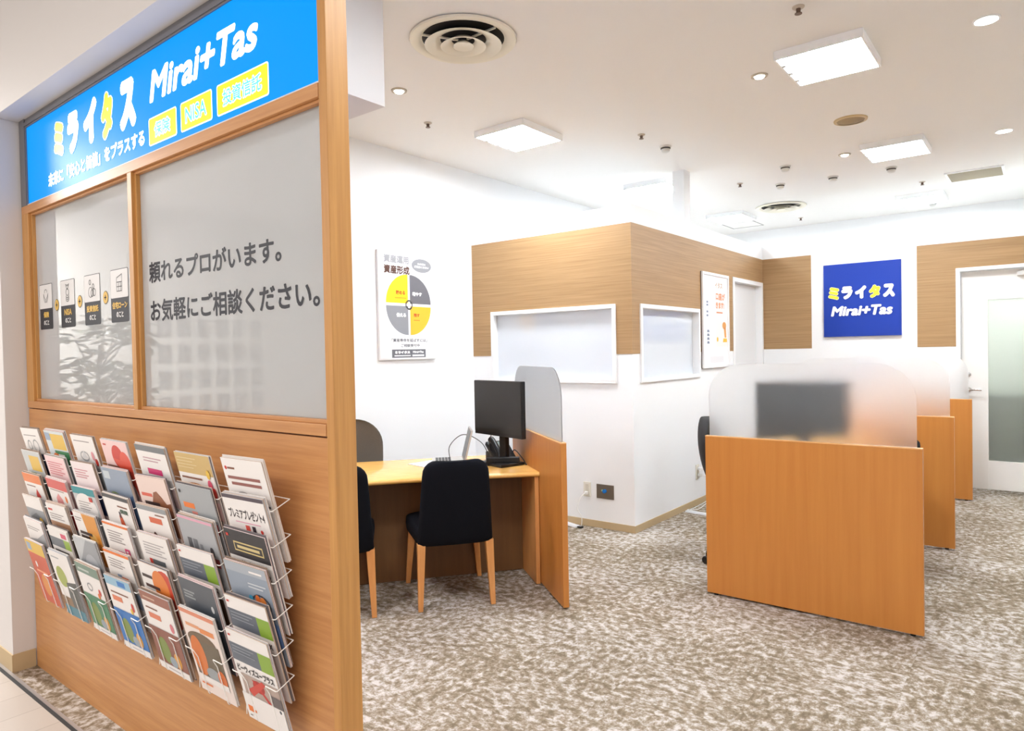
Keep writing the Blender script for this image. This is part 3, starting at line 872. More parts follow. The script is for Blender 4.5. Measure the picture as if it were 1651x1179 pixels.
def lay(o, c, r, depth, dx=0.0, dz=0.0, tw=0.0, tilt=0.0):
    """stand a booklet in pocket (c, r); depth counts back from the front face of the stack"""
    x = PX0 + PITCH_X * c + BW / 2 + dx
    th = TH + tilt
    zt = row_top(r) + dz
    n = Vector((0, math.cos(th), math.sin(th)))
    base = Vector((x, 1.04 + BH * math.sin(TH), zt - BH * math.cos(TH))) + n * depth
    o.location = base
    o.rotation_euler = (th, tw, 0)


def cover_mesh(art, bg):
    q = lambda k: (lambda x, z: ((x - 0.5) * BW, -0.0003 - 0.00022 * k, z * BH))
    mb = MB().use(paper(bg))
    mb.poly([q(0)(0, 0), q(0)(1, 0), q(0)(1, 1), q(0)(0, 1)])
    for i, a in enumerate(art):
        f = q(i + 1)
        cl = lambda v: min(0.999, max(0.001, v))
        mb.use(paper(a[-1]))
        if a[0] == 'r':
            mb.poly([f(cl(a[1]), cl(a[2])), f(cl(a[3]), cl(a[2])), f(cl(a[3]), cl(a[4])), f(cl(a[1]), cl(a[4]))])
        elif a[0] == 'p':
            mb.poly([f(cl(x), cl(z)) for x, z in a[1]])
        elif a[0] == 'e':
            mb.poly([f(cl(a[1] + a[3] * math.cos(2 * PI * k / 24)), cl(a[2] + a[4] * math.sin(2 * PI * k / 24))) for k in range(24)])
        elif a[0] == 'o':
            stroke(mb, [(x, z) for x, z in arc(a[1], a[2], a[3], a[4])], 0.02, f)
        elif a[0] == 't':
            text(mb, a[1], a[2], a[4], a[3], a[5], f, 0.004 if len(a[1]) < 6 else 0.003)
    return mb


for c in range(7):
    for r in range(6):
        look, bg, art = ART[c][r]
        where = '%s row, %s column' % (('top', 'second', 'third', 'fourth', 'fifth', 'bottom')[r], ORD[c])
        fan = (c, r) in ((2, 1), (1, 5))
        nb = random.choice((2, 3, 3, 4)) if not fan else 4
        t0 = 0.0026
        dx, dz, tw = random.uniform(-0.003, 0.003), random.uniform(-0.004, 0.003), rad(random.uniform(-1.0, 1.0))
        o = bpy.data.objects.new('brochure', booklet(PAGES[random.randrange(4)], t0))
        COL.objects.link(o)
        tag(o, look + ', ' + where, 'brochure', 'front brochures in the wire rack')
        lay(o, c, r, 0.0, dx, dz, tw)
        cv = cover_mesh(art, bg).build('cover', o, norm=False)
        d = t0 + 0.0004
        for k in range(nb):
            t = random.choice((0.0014, 0.002, 0.0026))
            b = bpy.data.objects.new('brochure', booklet(random.choice(PAGES), t))
            COL.objects.link(b)
            tag(b, 'spare booklet behind front brochure in ' + '%s row, %s column of wall rack' % (('top', 'second', 'third', 'fourth', 'fifth', 'bottom')[r], ORD[c]), 'brochure', 'spare booklets behind the front brochures')
            lay(b, c, r, d, dx + random.uniform(-0.001, 0.004), dz + random.uniform(-0.001, 0.006), tw)
            d += t + 0.0003

# ------------------------------------------------------------------ posters and the blue sign in the office
POSTW = mat('poster_white', (246, 246, 246), 0.35, coat=0.3)
GREY = mat('poster_grey', (112, 112, 118), 0.45)
GREY2 = mat('poster_mid_grey', (146, 147, 152), 0.45)
PYEL = mat('poster_yellow', (246, 208, 44), 0.45)
PORA = mat('poster_amber', (240, 190, 60), 0.45)
PBRN = mat('poster_brown', (92, 62, 52), 0.5)
PSIL = mat('poster_silver', (160, 160, 164), 0.5)
PW, PH = 0.64, 0.90
po = thing('poster', 'framed white poster with a yellow and grey quartered circle on the left wall', 'poster', (XL, 4.055, 1.89))
mb = B(mat('poster_frame', (226, 224, 222), 0.35), 0, 0.024, -PW / 2 - 0.004, PW / 2 + 0.004, -PH / 2 - 0.004, PH / 2 + 0.004)
mb.build('frame', po, bevel=0.002)
mk = lambda k: (lambda u, v: (0.0245 + 0.0007 * k, (u - 0.5) * PW, (0.5 - v) * PH))
f0, f1, f2 = mk(0), mk(1), mk(2)
mb = MB().use(POSTW)
mb.poly([f0(0.012, 0.988), f0(0.988, 0.988), f0(0.988, 0.012), f0(0.012, 0.012)])
fl = lambda f: (lambda u, z: f(u, -z))
mb.use(PSIL); text(mb, '資産運用', 0.09, 0.53, -0.105, -0.030, fl(f1), 0.004)
mb.use(PBRN); text(mb, '資産形成', 0.09, 0.54, -0.205, -0.125, fl(f1), 0.004)
mb.use(GREY2)
ell(mb, 0.765, 0.104, 0.185, 0.066, f1)
cx, cy, rx, ry = 0.52, 0.487, 0.405, 0.286
for mt, a0, ox, oy in ((PYEL, 180, -0.018, -0.013), (GREY, 270, 0.018, -0.013), (GREY2, 90, -0.018, 0.013), (PORA, 0, 0.018, 0.013)):
    mb.use(mt)
    ell(mb, cx + ox, cy + oy, rx - 0.018, ry - 0.013, f1, 16, rad(a0), rad(a0 + 90), True)
mb.use(PSIL)
stroke(mb, arc(cx, cy, 0.055, 0.04), 0.014, f2)
mb.use(POSTW)
text(mb, '増やす', cx + 0.06, cx + 0.24, -0.40, -0.36, fl(f2), 0.004)
text(mb, '備える', cx - 0.23, cx - 0.06, -0.605, -0.565, fl(f2), 0.004)
text(mb, 'ご相談ください', 0.63, 0.90, -0.128, -0.105, fl(f2), 0.002)
text(mb, 'お気軽に', 0.69, 0.84, -0.098, -0.078, fl(f2), 0.002)
mb.use(mat('poster_red', (196, 84, 40), 0.5))
text(mb, '貯める', cx - 0.23, cx - 0.07, -0.395, -0.355, fl(f2), 0.002)
text(mb, '残す', cx + 0.08, cx + 0.19, -0.60, -0.565, fl(f2), 0.002)
mb.poly([f2(cx - 0.25, 0.428), f2(cx - 0.05, 0.428), f2(cx - 0.05, 0.424), f2(cx - 0.25, 0.424)])
mb.poly([f2(cx + 0.08, 0.634), f2(cx + 0.19, 0.634), f2(cx + 0.19, 0.629), f2(cx + 0.08, 0.629)])
mb.use(GREY)
text(mb, '「資産寿命を延ばすには」', 0.20, 0.84, -0.838, -0.806, fl(f1), 0.001)
text(mb, 'ご相談受付中', 0.36, 0.70, -0.886, -0.856, fl(f1), 0.001)
mb.poly([f1(0.20, 0.985), f1(0.81, 0.985), f1(0.81, 0.908), f1(0.20, 0.908)])
mb.use(POSTW)
text(mb, 'ミライタス', 0.25, 0.52, -0.950, -0.920, fl(f2), 0.005)
text(mb, 'Mirai+Tas', 0.57, 0.77, -0.944, -0.922, fl(f2), 0.003)
mb.poly([f2(0.56, 0.975), f2(0.78, 0.975), f2(0.78, 0.958), f2(0.56, 0.958)])
mb.poly([f2(0.24, 0.972), f2(0.53, 0.972), f2(0.53, 0.962), f2(0.24, 0.962)])
mb.build('sheet', po, norm=False)

po = thing('poster', 'white framed glossy poster with orange print beside the white inner door', 'poster', (XB + 0.004, 6.637, 1.757))
PW, PH = 0.68, 0.935
mb = MB().use(mat('poster_rim', (238, 238, 238), 0.3))
frame4(mb, -PW / 2, PW / 2, -PH / 2, PH / 2, 0.028, lambda l, r, a, b: mb.box(0, 0.026, l, r, a, b))
mb.use(mat('poster_back', (70, 56, 48), 0.6)).box(0, 0.008, -PW / 2 - 0.002, PW / 2 + 0.002, -PH / 2 - 0.002, PH / 2 + 0.002)
mb.build('frame', po, bevel=0.003)
mk = lambda k: (lambda u, v: (0.014 + 0.0007 * k, (u - 0.5) * PW, (0.5 - v) * PH))
f0, f1, f2 = mk(0), mk(1), mk(2)
mb = MB().use(POSTW)
mb.poly([f0(0.03, 0.98), f0(0.97, 0.98), f0(0.97, 0.02), f0(0.03, 0.02)])
ORA = mat('poster_orange', (222, 150, 110), 0.5)
mb.use(mat('poster_blush', (244, 232, 228), 0.5)); mb.poly([f1(0.5, 0.78), f1(0.96, 0.78), f1(0.96, 0.03), f1(0.5, 0.03)])
mb.use(ORA)
text(mb, '口座が', 0.5, 0.86, -0.28, -0.20, fl(f2), 0.004)
text(mb, 'きます!', 0.5, 0.82, -0.37, -0.30, fl(f2), 0.004)
mb.poly([f2(0.52, 0.42), f2(0.76, 0.42), f2(0.76, 0.405), f2(0.52, 0.405)])
mb.use(mat('poster_tanink', (196, 170, 150), 0.5)); text(mb, 'イタス', 0.48, 0.76, -0.155, -0.09, fl(f2), 0.003)
mb.use(mat('poster_bluegrey', (130, 140, 160), 0.5))
for v in (0.30, 0.33, 0.40, 0.44):
    mb.poly([f2(0.15, v + 0.02), f2(0.21, v + 0.02), f2(0.21, v), f2(0.15, v)])
for v in (0.60, 0.64, 0.68, 0.72):
    mb.poly([f2(0.16, v + 0.025), f2(0.25, v + 0.025), f2(0.23, v), f2(0.17, v)])
mb.use(mat('poster_figure', (226, 160, 90), 0.5))
ell(mb, 0.82, 0.55, 0.075, 0.04, f2); mb.poly([f2(0.80, 0.58), f2(0.88, 0.56), f2(0.90, 0.68), f2(0.83, 0.68)])
mb.use(PORA); mb.poly([f2(0.76, 0.73), f2(0.92, 0.73), f2(0.92, 0.69), f2(0.78, 0.69)])
ell(mb, 0.55, 0.70, 0.03, 0.025, f2)
mb.use(mat('poster_faint', (228, 228, 230), 0.5)); mb.poly([f2(0.26, 0.95), f2(0.78, 0.95), f2(0.78, 0.88), f2(0.26, 0.88)])
mb.build('sheet', po, norm=False)

bs = thing('wall_sign', 'square dark blue sign with raised white and yellow lettering on the back wall', 'sign', (-1.578, YB, 1.975))
NAVY = mat('sign_navy', (10, 54, 158), 0.5)
B(NAVY, -0.376, 0.376, -0.034, 0, -0.394, 0.394).build('panel', bs, bevel=0.002)
SGW = mat('sign_letter_white', (250, 250, 250), 0.4)
SGY = mat('sign_letter_yellow', (250, 230, 60), 0.4)
q = lambda d: (lambda x, z: (x, -0.034 - d, z))


def raised(s, x0, x1, z0, z1, b, mt, d0, d1, shear=0.0):
    """letters standing proud of the sign: a skirt of stacked outlines closes the sides"""
    mb = MB().use(mt)
    k = 4
    for i in range(k):
        text(mb, s, x0, x1, z0, z1, q(d0 + (d1 - d0) * (i + 1) / k), b, shear)
    return mb


for i, ch in enumerate('ミライタス'):
    x0 = -0.325 + 0.134 * i
    w = 0.108
    if ch in 'ミタ':
        raised(ch, x0 - 0.004, x0 + w + 0.004, 0.006, 0.150, 0.014, SGW, 0.001, 0.006).build('letter', bs, norm=False)
        raised(ch, x0, x0 + w, 0.010, 0.146, 0.0105, SGY, 0.006, 0.009).build('letter', bs, norm=False)
    else:
        raised(ch, x0 - 0.002, x0 + w + 0.002, 0.008, 0.148, 0.0125, SGW, 0.001, 0.009).build('letter', bs, norm=False)
raised('Mirai+Tas', -0.300, 0.300, -0.172, -0.062, 0.0066, SGW, 0.001, 0.009, 0.2).build('lettering', bs, norm=False)

# ------------------------------------------------------------------ ceiling fittings
GLOW = mat('lamp_diffuser', (255, 255, 255), 0.5, emit=(240, 248, 255), es=FIX)
DLG = mat('downlight_glow', (255, 255, 255), 0.5, emit=(255, 250, 242), es=12.0)
FIXW = mat('fixture_white', (252, 252, 252), 0.5)


def fixture(label, x, y):
    t = thing('ceiling_light', label, 'ceiling light', (x, y, ZC), 0, 'square ceiling lights')
    return t


t0 = thing('ceiling_light', 'largest bright square ceiling light, near the top right', 'ceiling light', (-1.02, 4.385, ZC), 0, 'square ceiling lights')
mb = MB().use(FIXW)
frame4(mb, -0.236, 0.236, -0.26, 0.26, 0.012, lambda l, r, a, b: mb.box(l, r, a, b, -0.05, 0))
mb.build('housing', t0)
B(GLOW, -0.224, 0.224, -0.248, 0.248, -0.046, -0.03).build('diffuser', t0)
for k in (-0.14, 0, 0.14):
    B(mat('socket_grey', (190, 190, 188), 0.5), -0.224, -0.200, k - 0.018, k + 0.018, -0.056, -0.046).build('lamp_socket', t0, bevel=0.003)
for x, y, lb in ((-3.265, 4.305, 'bright square ceiling light over the left wall, beside the round air vent'), (-3.245, 6.635, 'square ceiling light above the windowed inner room'),
                 (-1.035, 6.76, 'square ceiling light between the round speaker and the grille'), (-1.155, 9.265, 'small far square ceiling light left of the grille'),
                 (-3.24, 8.80, 'far square ceiling light with an open hatch line beside it'),
                 (-1.02, 2.03, 'square ceiling light over the front of the office, out of the picture'), (-3.26, 2.62, 'hidden'),
                 (0.1, 8.66, 'unseen square ceiling light added to brighten the store room behind the glazed door'),  # unseen fixture added to brighten the room behind the door glass
                 (1.35, 6.76, 'square ceiling light in the row right of the picture')):
    if lb != 'hidden':
        dup(t0, (x, y, ZC), 0, lb)

for i, (x, y, lb) in enumerate(((-0.255, 4.47, 'large round downlight in the top right corner'), (-0.28, 6.885, 'large round downlight further back at the right edge'))):
    t = thing('downlight', lb, 'downlight', (x, y, ZC), 0, 'large round downlights')
    MB().use(FIXW, True).lathe([(0.056, 0), (0.064, 0), (0.063, -0.006), (0.054, -0.006)], 32).build('trim_ring', t)
    MB().use(DLG).lathe([(0, -0.001), (0.056, -0.001), (0.056, -0.004), (0, -0.004)], 32).build('lens', t)
for x, lb in ((-3.5, 'unseen downlight added under the soffit to brighten the shop windows, far one'), (-2.75, 'unseen downlight added under the soffit to brighten the shop windows, near one')):  # unseen lights added to brighten the window film from behind
    t = thing('downlight', lb, 'downlight', (x, 1.5, 2.63), 0, 'added soffit downlights')
    MB().use(FIXW, True).lathe([(0.056, 0), (0.064, 0), (0.063, -0.006), (0.054, -0.006)], 32).build('trim_ring', t)
    MB().use(mat('added_soffit_glow', (255, 255, 255), 0.5, emit=(250, 250, 255), es=400.0)).lathe([(0, -0.001), (0.056, -0.001), (0.056, -0.004), (0, -0.004)], 32).build('lens', t)
BEIGE = mat('beige_ring', (196, 184, 166), 0.5)
for x, y, lb in ((-3.322, 3.10, 'small tilted spotlight near the left wall, next to the soffit'), (-1.434, 4.42, 'small tilted spotlight beside the largest square light'), (-1.436, 6.73, 'small tilted spotlight left of the second square light')):
    t = thing('spotlight', lb, 'spotlight', (x, y, ZC), 0, 'small tilted spotlights')
    MB().use(BEIGE, True).lathe([(0.036, 0), (0.052, 0), (0.05, -0.008), (0.036, -0.010)], 28).build('trim_ring', t)
    MB().use(DLG).lathe([(0, -0.016), (0.024, -0.016), (0.034, -0.004), (0.034, 0.0), (0, 0.0)], 28).build('lamp', t)

t = thing('ceiling_speaker', 'round tan ceiling speaker between the square lights', 'speaker', (-1.18, 5.735, ZC))
MB().use(mat('speaker_rim', (206, 180, 132), 0.5), True).lathe([(0.098, 0), (0.118, 0), (0.116, -0.010), (0.098, -0.012)], 36).build('rim', t)
MB().use(grained('speaker_mesh', (140, 118, 82), (176, 154, 116), (300, 300, 300), 0.7, 0)).lathe([(0, -0.018), (0.06, -0.015), (0.098, -0.008), (0.098, 0), (0, 0)], 36).build('grille', t)

t = thing('air_grille', 'rectangular tan air grille in the ceiling at the right', 'air grille', (-0.58, 8.41, ZC))
mb = MB().use(FIXW)
frame4(mb, -0.245, 0.245, -0.24, 0.24, 0.022, lambda l, r, a, b: mb.box(l, r, a, b, -0.012, 0))
mb.build('frame', t)
mb = B(mat('grille_dark', (84, 74, 58), 0.8), -0.223, 0.223, -0.218, 0.218, -0.002, 0)
mb.use(mat('grille_tan', (176, 164, 138), 0.5))
for k in range(30):
    y = -0.211 + 0.0146 * k
    mb.box(-0.223, 0.223, y - 0.004, y + 0.004, -0.010, -0.002)
mb.build('louvre', t)

DIF = mat('diffuser_cream', (238, 232, 214), 0.45)
DARK = mat('duct_dark', (40, 36, 32), 0.8)


def diffuser(label, x, y, s=1.0):
    t = thing('air_diffuser', label, 'air diffuser', (x, y, ZC), 0, 'round air diffusers')
    M = Matrix.Scale(s, 4)
    MB().use(DIF, True).lathe([(0.225, -0.002), (0.285, -0.002), (0.292, -0.006), (0.288, -0.016), (0.262, -0.020), (0.240, -0.012), (0.222, 0.004), (0.225, -0.002)], 56, M).build('outer_ring', t)
    MB().use(DARK).lathe([(0, -0.001), (0.225, -0.001), (0.225, 0.002), (0, 0.002)], 40, M).build('duct', t)
    for a, b, z in ((0.125, 0.205, 0.0), (0.062, 0.118, -0.006)):
        MB().use(DIF, True).lathe([(b, -0.034 + z), (b + 0.006, -0.038 + z), (b - 0.008, -0.036 + z), (a + 0.01, -0.014 + z), (a, -0.004 + z), (a + 0.004, -0.002 + z), (b, -0.034 + z)], 48, M).build('cone_ring', t)
    MB().use(DIF, True).lathe([(0, -0.040), (0.030, -0.041), (0.054, -0.046), (0.056, -0.040), (0.03, -0.02), (0, -0.018)], 36, M).build('centre_disc', t)
    mb = MB().use(DIF)
    for k in range(3):
        a = 2 * PI * k / 3 + 0.5
        mb.box(-0.006, 0.006, 0.03, 0.23, -0.014, -0.006, Matrix.Rotation(a, 4, 'Z') @ M)
    mb.build('spider', t)


diffuser('large round cream air diffuser near the top, left of centre', -2.515, 2.83)
diffuser('small far round air diffuser above the back wall', -2.57, 8.66)

DETW = mat('detector_white', (226, 224, 218), 0.5)
DETB = mat('detector_dark', (92, 86, 78), 0.5)
det0 = None
for x, y, lb in ((-2.549, 5.414, 'largest smoke detector, right of the left square light near a sprinkler'), (-1.966, 6.774, 'upper of the two smoke detectors above the far air diffuser'), (-2.224, 7.48, 'lower of the two smoke detectors above the far air diffuser'),
                 (-1.718, 7.529, 'smoke detector between the far air diffuser pair and the light left of the grille'), (-1.194, 7.534, 'smoke detector directly below the square light nearest the grille'), (-1.10, 9.72, 'smoke detector under the small far square light')):
    if det0 is None:
        det0 = thing('smoke_detector', lb, 'smoke detector', (x, y, ZC), 0, 'smoke detectors')
        MB().use(DETW, True).lathe([(0, 0), (0.05, 0), (0.05, -0.010), (0.042, -0.014)], 24).build('base', det0)
        MB().use(DETB, True).lathe([(0.040, -0.012), (0.042, -0.022), (0.036, -0.026), (0, -0.026)], 24).build('vent_ring', det0)
        MB().use(DETW, True).lathe([(0.036, -0.026), (0.034, -0.044), (0.022, -0.052), (0, -0.053)], 24).build('dome', det0)
    else:
        dup(det0, (x, y, ZC), 0, lb)
sp0 = None
for x, y, lb in ((-0.991, 3.667, 'dark sprinkler head at the very top of the ceiling'), (-2.555, 4.989, 'sprinkler head left of centre, before the nearest detector'), (-2.536, 7.156, 'tiny sprinkler head near the slim post'),
                 (-1.046, 8.421, 'tiny sprinkler head between the grille and the far diffuser'), (-2.594, 9.60, 'tiny sprinkler head beyond the far diffuser'), (-3.628, 3.668, 'sprinkler head with chrome plate near the left wall')):
    if sp0 is None:
        sp0 = thing('sprinkler', lb, 'sprinkler', (x, y, ZC), 0, 'ceiling sprinklers')
        MB().use(mat('sprinkler_plate', (196, 184, 168), 0.4), True).lathe([(0, 0), (0.030, 0), (0.030, -0.004), (0.022, -0.010), (0, -0.010)], 20).build('plate', sp0)
        MB().use(mat('sprinkler_brown', (104, 80, 64), 0.5), True).lathe([(0, -0.008), (0.012, -0.008), (0.010, -0.030), (0.018, -0.033), (0.018, -0.036), (0, -0.036)], 16).build('head', sp0)
    else:
        dup(sp0, (x, y, ZC), 0, lb)

mb = MB().use(mat('hatch_line', (150, 146, 142), 0.6))
frame4(mb, -3.575, -3.14, 9.12, 9.80, 0.012, lambda l, r, a, b: mb.box(l, r, a, b, ZC - 0.003, ZC))
struct(mb.build('trim_13'))

# ------------------------------------------------------------------ desk bays


def rounded(h, r, n=8):
    return h, r, n


def partition(name, label, loc, rz, W_=1.13, group='desk partitions'):
    """board along local +y (0..W_), 34 mm thick towards -x, frosted screen standing in its top"""
    t = thing(name, label, 'partition', loc, rz, group)
    B(DESKW, -0.034, 0, 0, W_, 0.012, 0.953).build('board', t, bevel=0.0015)
    B(EDGE, -0.034, 0, 0, W_, 0.953, 0.958).build('top_edge', t)
    for y in (0.05, W_ - 0.05):
        MB().use(PLAS, True).lathe([(0, 0), (0.013, 0), (0.013, 0.012), (0, 0.012)], 14, Matrix.Translation((-0.017, y, 0))).build('foot', t)
    pts = [(0.026, 0.958), (W_ - 0.022, 0.958)]
    for cx, cz, a in ((W_ - 0.022 - 0.19, 1.386 - 0.19, 0), (0.026 + 0.19, 1.386 - 0.19, 90)):
        for k in range(11):
            aa = rad(a + 9 * k)
            pts.append((cx + 0.19 * math.cos(aa), cz + 0.19 * math.sin(aa)))
    MB().use(FROST).prism([(-0.020, y, z) for y, z in pts], (0.006, 0, 0)).build('frosted_screen', t)
    return t


A1 = rad(52.2)
QX, QY = -2.167, 3.251


def duv(u, v, z=0.0):
    return (QX + u * math.cos(A1) - v * math.sin(A1), QY + u * math.sin(A1) + v * math.cos(A1), z)


pt = partition('partition', 'oak partition with frosted screen at the right end of the near left desk', (QX, QY, 0), A1)

DT = 0.72


def desk(label, loc, rz, L_, v0, v1, bow):
    """desktop along local -x from 0 to -L_, front edge at v0 (bowed in towards the middle), back edge at v1"""
    t = thing('desk', label, 'desk', loc, rz, 'consultation desks')
    n = 14
    mb = MB().use(TOPW)
    r = 0.015
    sec = [(0.0 + r * (1 - math.cos(rad(a))), r * math.sin(rad(a))) for a in range(-90, 91, 22)]
    vs, rings = [], []
    for i in range(n + 1):
        x = -L_ * i / n
        y0 = v0 + bow * math.sin(PI * i / n)
        ring = [(x, y0 + a, DT - r + b) for a, b in sec] + [(x, v1, DT), (x, v1, DT - 2 * r)]
        rings.append(ring)
    k = len(rings[0])
    mb.cs = True
    fs = []
    for i in range(n):
        for j in range(k):
            fs.append((i * k + j, i * k + (j + 1) % k, (i + 1) * k + (j + 1) % k, (i + 1) * k + j))
    fs.append(list(range(k)))
    fs.append([n * k + j for j in range(k)][::-1])
    mb.add([p for g in rings for p in g], fs)
    mb.build('desktop', t)
    B(SHADEW, -L_ + 0.03, -0.03, v0 + 0.34, v0 + 0.36, 0.006, DT - 0.03).build('modesty_panel', t)
    B(LEGW, -0.028, -0.001, v0 + 0.018, v1 - 0.02, 0.004, DT - 0.03).build('side_panel', t, bevel=0.0015)
    B(LEGW, -L_ + 0.001, -L_ + 0.028, v0 + 0.018, v1 - 0.02, 0.004, DT - 0.03).build('side_panel', t, bevel=0.0015)
    return t


d1 = desk('light wooden consultation desk with bowed front by the left wall', (QX - 0.036 * math.cos(A1), QY - 0.036 * math.sin(A1), 0), A1, 1.72, 0.437, 1.27, 0.06)


# central row: three partitions and the desks between them
YP = (3.977, 5.796, 7.70)
XP0 = -0.498
for i, y in enumerate(YP):
    lb = ('oak partition with frosted screen standing nearest in the centre', 'oak partition with frosted screen behind the nearest one', 'oak partition with frosted screen furthest back before the glazed door')[i]
    partition('partition', lb, (XP0 - 0.034 * i, y, 0), rad(90))
# local -x of a desk turned by 90 degrees runs along -y; its v runs along -x
for i in (1, 2):
    desk(('', 'light wooden desk behind the nearest central partition', 'light wooden desk between the second and third central partitions')[i], (XP0 - 0.02 * i, YP[i] - 0.04, 0), rad(90), YP[i] - YP[i - 1] - 0.08, 0.46, 1.09, 0.02)


# ------------------------------------------------------------------ chairs


def pad(mb, cx, fn, nu=14, nv=14):
    """closed cushion from two grids; fn(s,t,side) with s,t in -1..1"""
    vs = []
    for side in (1, -1):
        for j in range(nv + 1):
            for i in range(nu + 1):
                s = -math.cos(PI * i / nu)
                t = -math.cos(PI * j / nv)
                vs.append(fn(s, t, side))
    k = (nu + 1) * (nv + 1)
    fs = []
    for j in range(nv):
        for i in range(nu):
            a = j * (nu + 1) + i
            fs.append((a, a + 1, a + nu + 2, a + nu + 1))
            fs.append((k + a, k + a + nu + 1, k + a + nu + 2, k + a + 1))
    mb.add(vs, fs)
    return mb


def edge(s, p=4.0):
    return max(0.0, 1 - abs(s) ** p) ** (1 / p)


def back_shell(z0, z1, w0, w1, y0, y1, th, rc, curve=0.0, p=5.0, round_low=False, sag=0.0):
    def fn(s, t, side):
        h = (t + 1) / 2
        z = z0 + (z1 - z0) * h
        w = w0 + (w1 - w0) * h
        dz = z - (z1 - rc)
        hw = w / 2
        if dz > 0:
            hw -= rc - math.sqrt(max(0.0, rc * rc - dz * dz))
        if round_low:
            dl = (z0 + rc) - z
            if dl > 0:
                hw -= rc - math.sqrt(max(0.0, rc * rc - dl * dl))
        x = s * hw
        y = y0 + (y1 - y0) * h + curve * (s * s) + sag * math.sin(PI * h)
        tt = th / 2 * edge(s, p) * edge(t, p)
        return (x, y + side * tt, z)
    return fn


def visitor_chair(label, loc, rz):
    t = thing('visitor_chair', label, 'chair', loc, rz, 'black visitor chairs')
    pad(MB().use(BLACK, True), 0, back_shell(0.372, 0.872, 0.445, 0.375, -0.262, -0.345, 0.085, 0.075, 0.03), 18, 18).build('backrest', t, norm=True)

    def seat(s, q, side):
        y = 0.02 + 0.265 * q
        w = 0.235 + 0.02 * q
        return (s * w * (1 - 0.1 * max(0, q) ** 6), y, 0.405 + side * 0.055 * edge(s, 6) * edge(q, 6) + (0.012 * (1 - s * s) if side > 0 else 0))
    pad(MB().use(BLACK, True), 0, seat, 18, 18).build('seat', t)
    for sx in (-1, 1):
        MB().use(LEGW).bar((sx * 0.2, -0.238, 0.385), (sx * 0.2135, -0.262, 0), 0.024, 0.014).build('leg', t, bevel=0.003)
        MB().use(LEGW).bar((sx * 0.205, 0.232, 0.36), (sx * 0.235, 0.262, 0), 0.023, 0.014).build('leg', t, bevel=0.003)
    return t


vc = visitor_chair('black fabric visitor chair tucked at the near left desk, fully in view', duv(-0.612, 0.482), A1)
dup(vc, duv(-1.30, 0.475), A1, 'black fabric visitor chair at the near left desk, half hidden by the wooden post')
dup(vc, (-1.015, 4.93, 0), rad(90), 'black visitor chair behind the nearest central screen, only its back edge showing')


def office_chair(label, loc, rz, fab, group=None, zt=1.0):
    t = thing('office_chair', label, 'office chair', loc, rz, 'office chairs')
    pad(MB().use(fab, True), 0, back_shell(zt - 0.50, zt, 0.43, 0.45, -0.19, -0.27, 0.065, 0.20, 0.05, 4.0, True, -0.03), 20, 20).build('backrest', t)

    def seat(s, q, side):
        return (s * 0.235 * (1 - 0.12 * abs(q) ** 5), 0.02 + 0.225 * q, 0.435 + side * 0.038 * edge(s, 5) * edge(q, 5) - 0.02 * max(0, q) ** 3)
    pad(MB().use(fab, True), 0, seat, 16, 16).build('seat', t)
    mb = MB().use(PLAS, True)
    mb.tube([(0, 0.0, 0.40), (0, -0.16, 0.40), (0, -0.225, 0.47), (0, -0.235, 0.66)], [0.022, 0.022, 0.02, 0.016], 10)
    mb.build('back_support', t)
    MB().use(PLAS, True).tube([(0, 0, 0.09), (0, 0, 0.25), (0, 0, 0.25), (0, 0, 0.41)], [0.028, 0.028, 0.018, 0.018], 14).build('gas_column', t)
    mb = MB().use(PLAS, True)
    for k in range(5):
        a = 2 * PI * k / 5 + 0.3
        mb.tube([(0.02 * math.cos(a), 0.02 * math.sin(a), 0.105), (0.28 * math.cos(a), 0.28 * math.sin(a), 0.075)], [0.022, 0.014], 8)
    mb.build('star_base', t)
    for k in range(5):
        a = 2 * PI * k / 5 + 0.3
        mb = MB().use(PLAS, True)
        for o_ in (-0.014, 0.014):
            M = Matrix.Translation((0.28 * math.cos(a), 0.28 * math.sin(a), 0.028)) @ Matrix.Rotation(a + 0.5, 4, 'Z') @ Matrix.Translation((o_, 0, 0)) @ Matrix.Rotation(rad(90), 4, 'Y')
            mb.lathe([(0, -0.009), (0.024, -0.009), (0.028, -0.004), (0.028, 0.004), (0.024, 0.009), (0, 0.009)], 18, M)
        mb.tube([(0.28 * math.cos(a), 0.28 * math.sin(a), 0.03), (0.28 * math.cos(a), 0.28 * math.sin(a), 0.078)], 0.008, 8)
        mb.build('castor', t)
    return t


office_chair('grey brown office chair behind the near left desk, against the left wall', duv(-1.165, 1.27), A1 + PI, GREYF, zt=1.005)
office_chair('black office chair at the left of the nearest central partition', (-1.665, 4.70, 0), rad(-78), mat('dark_fabric', (44, 42, 42), 0.85), zt=1.0)


# ------------------------------------------------------------------ things on the desks


def monitor(label, loc, rz, w=0.53, h=0.342, zc=0.395):
    """stands on its foot at loc, the screen looks along local -y"""
    t = thing('monitor', label, 'monitor', loc, rz, 'computer monitors')
    mb = B(PLAS, -w / 2, w / 2, -0.012, 0.022, zc - h / 2, zc + h / 2)
    mb.build('casing', t, bevel=0.003)
    B(SCREEN, -w / 2 + 0.004, w / 2 - 0.004, -0.0145, -0.011, zc - h / 2 + 0.024, zc + h / 2 - 0.004).build('screen', t)
    mb = B(PLAS, -0.034, 0.034, 0.026, 0.062, 0.02, zc + 0.02)
    mb.box(-0.06, 0.06, 0.02, 0.034, zc - 0.06, zc + 0.06)
    mb.build('stand', t, bevel=0.004)
    B(PLAS, -0.125, 0.125, -0.08, 0.12, 0, 0.02).build('foot', t, bevel=0.006)
    return t


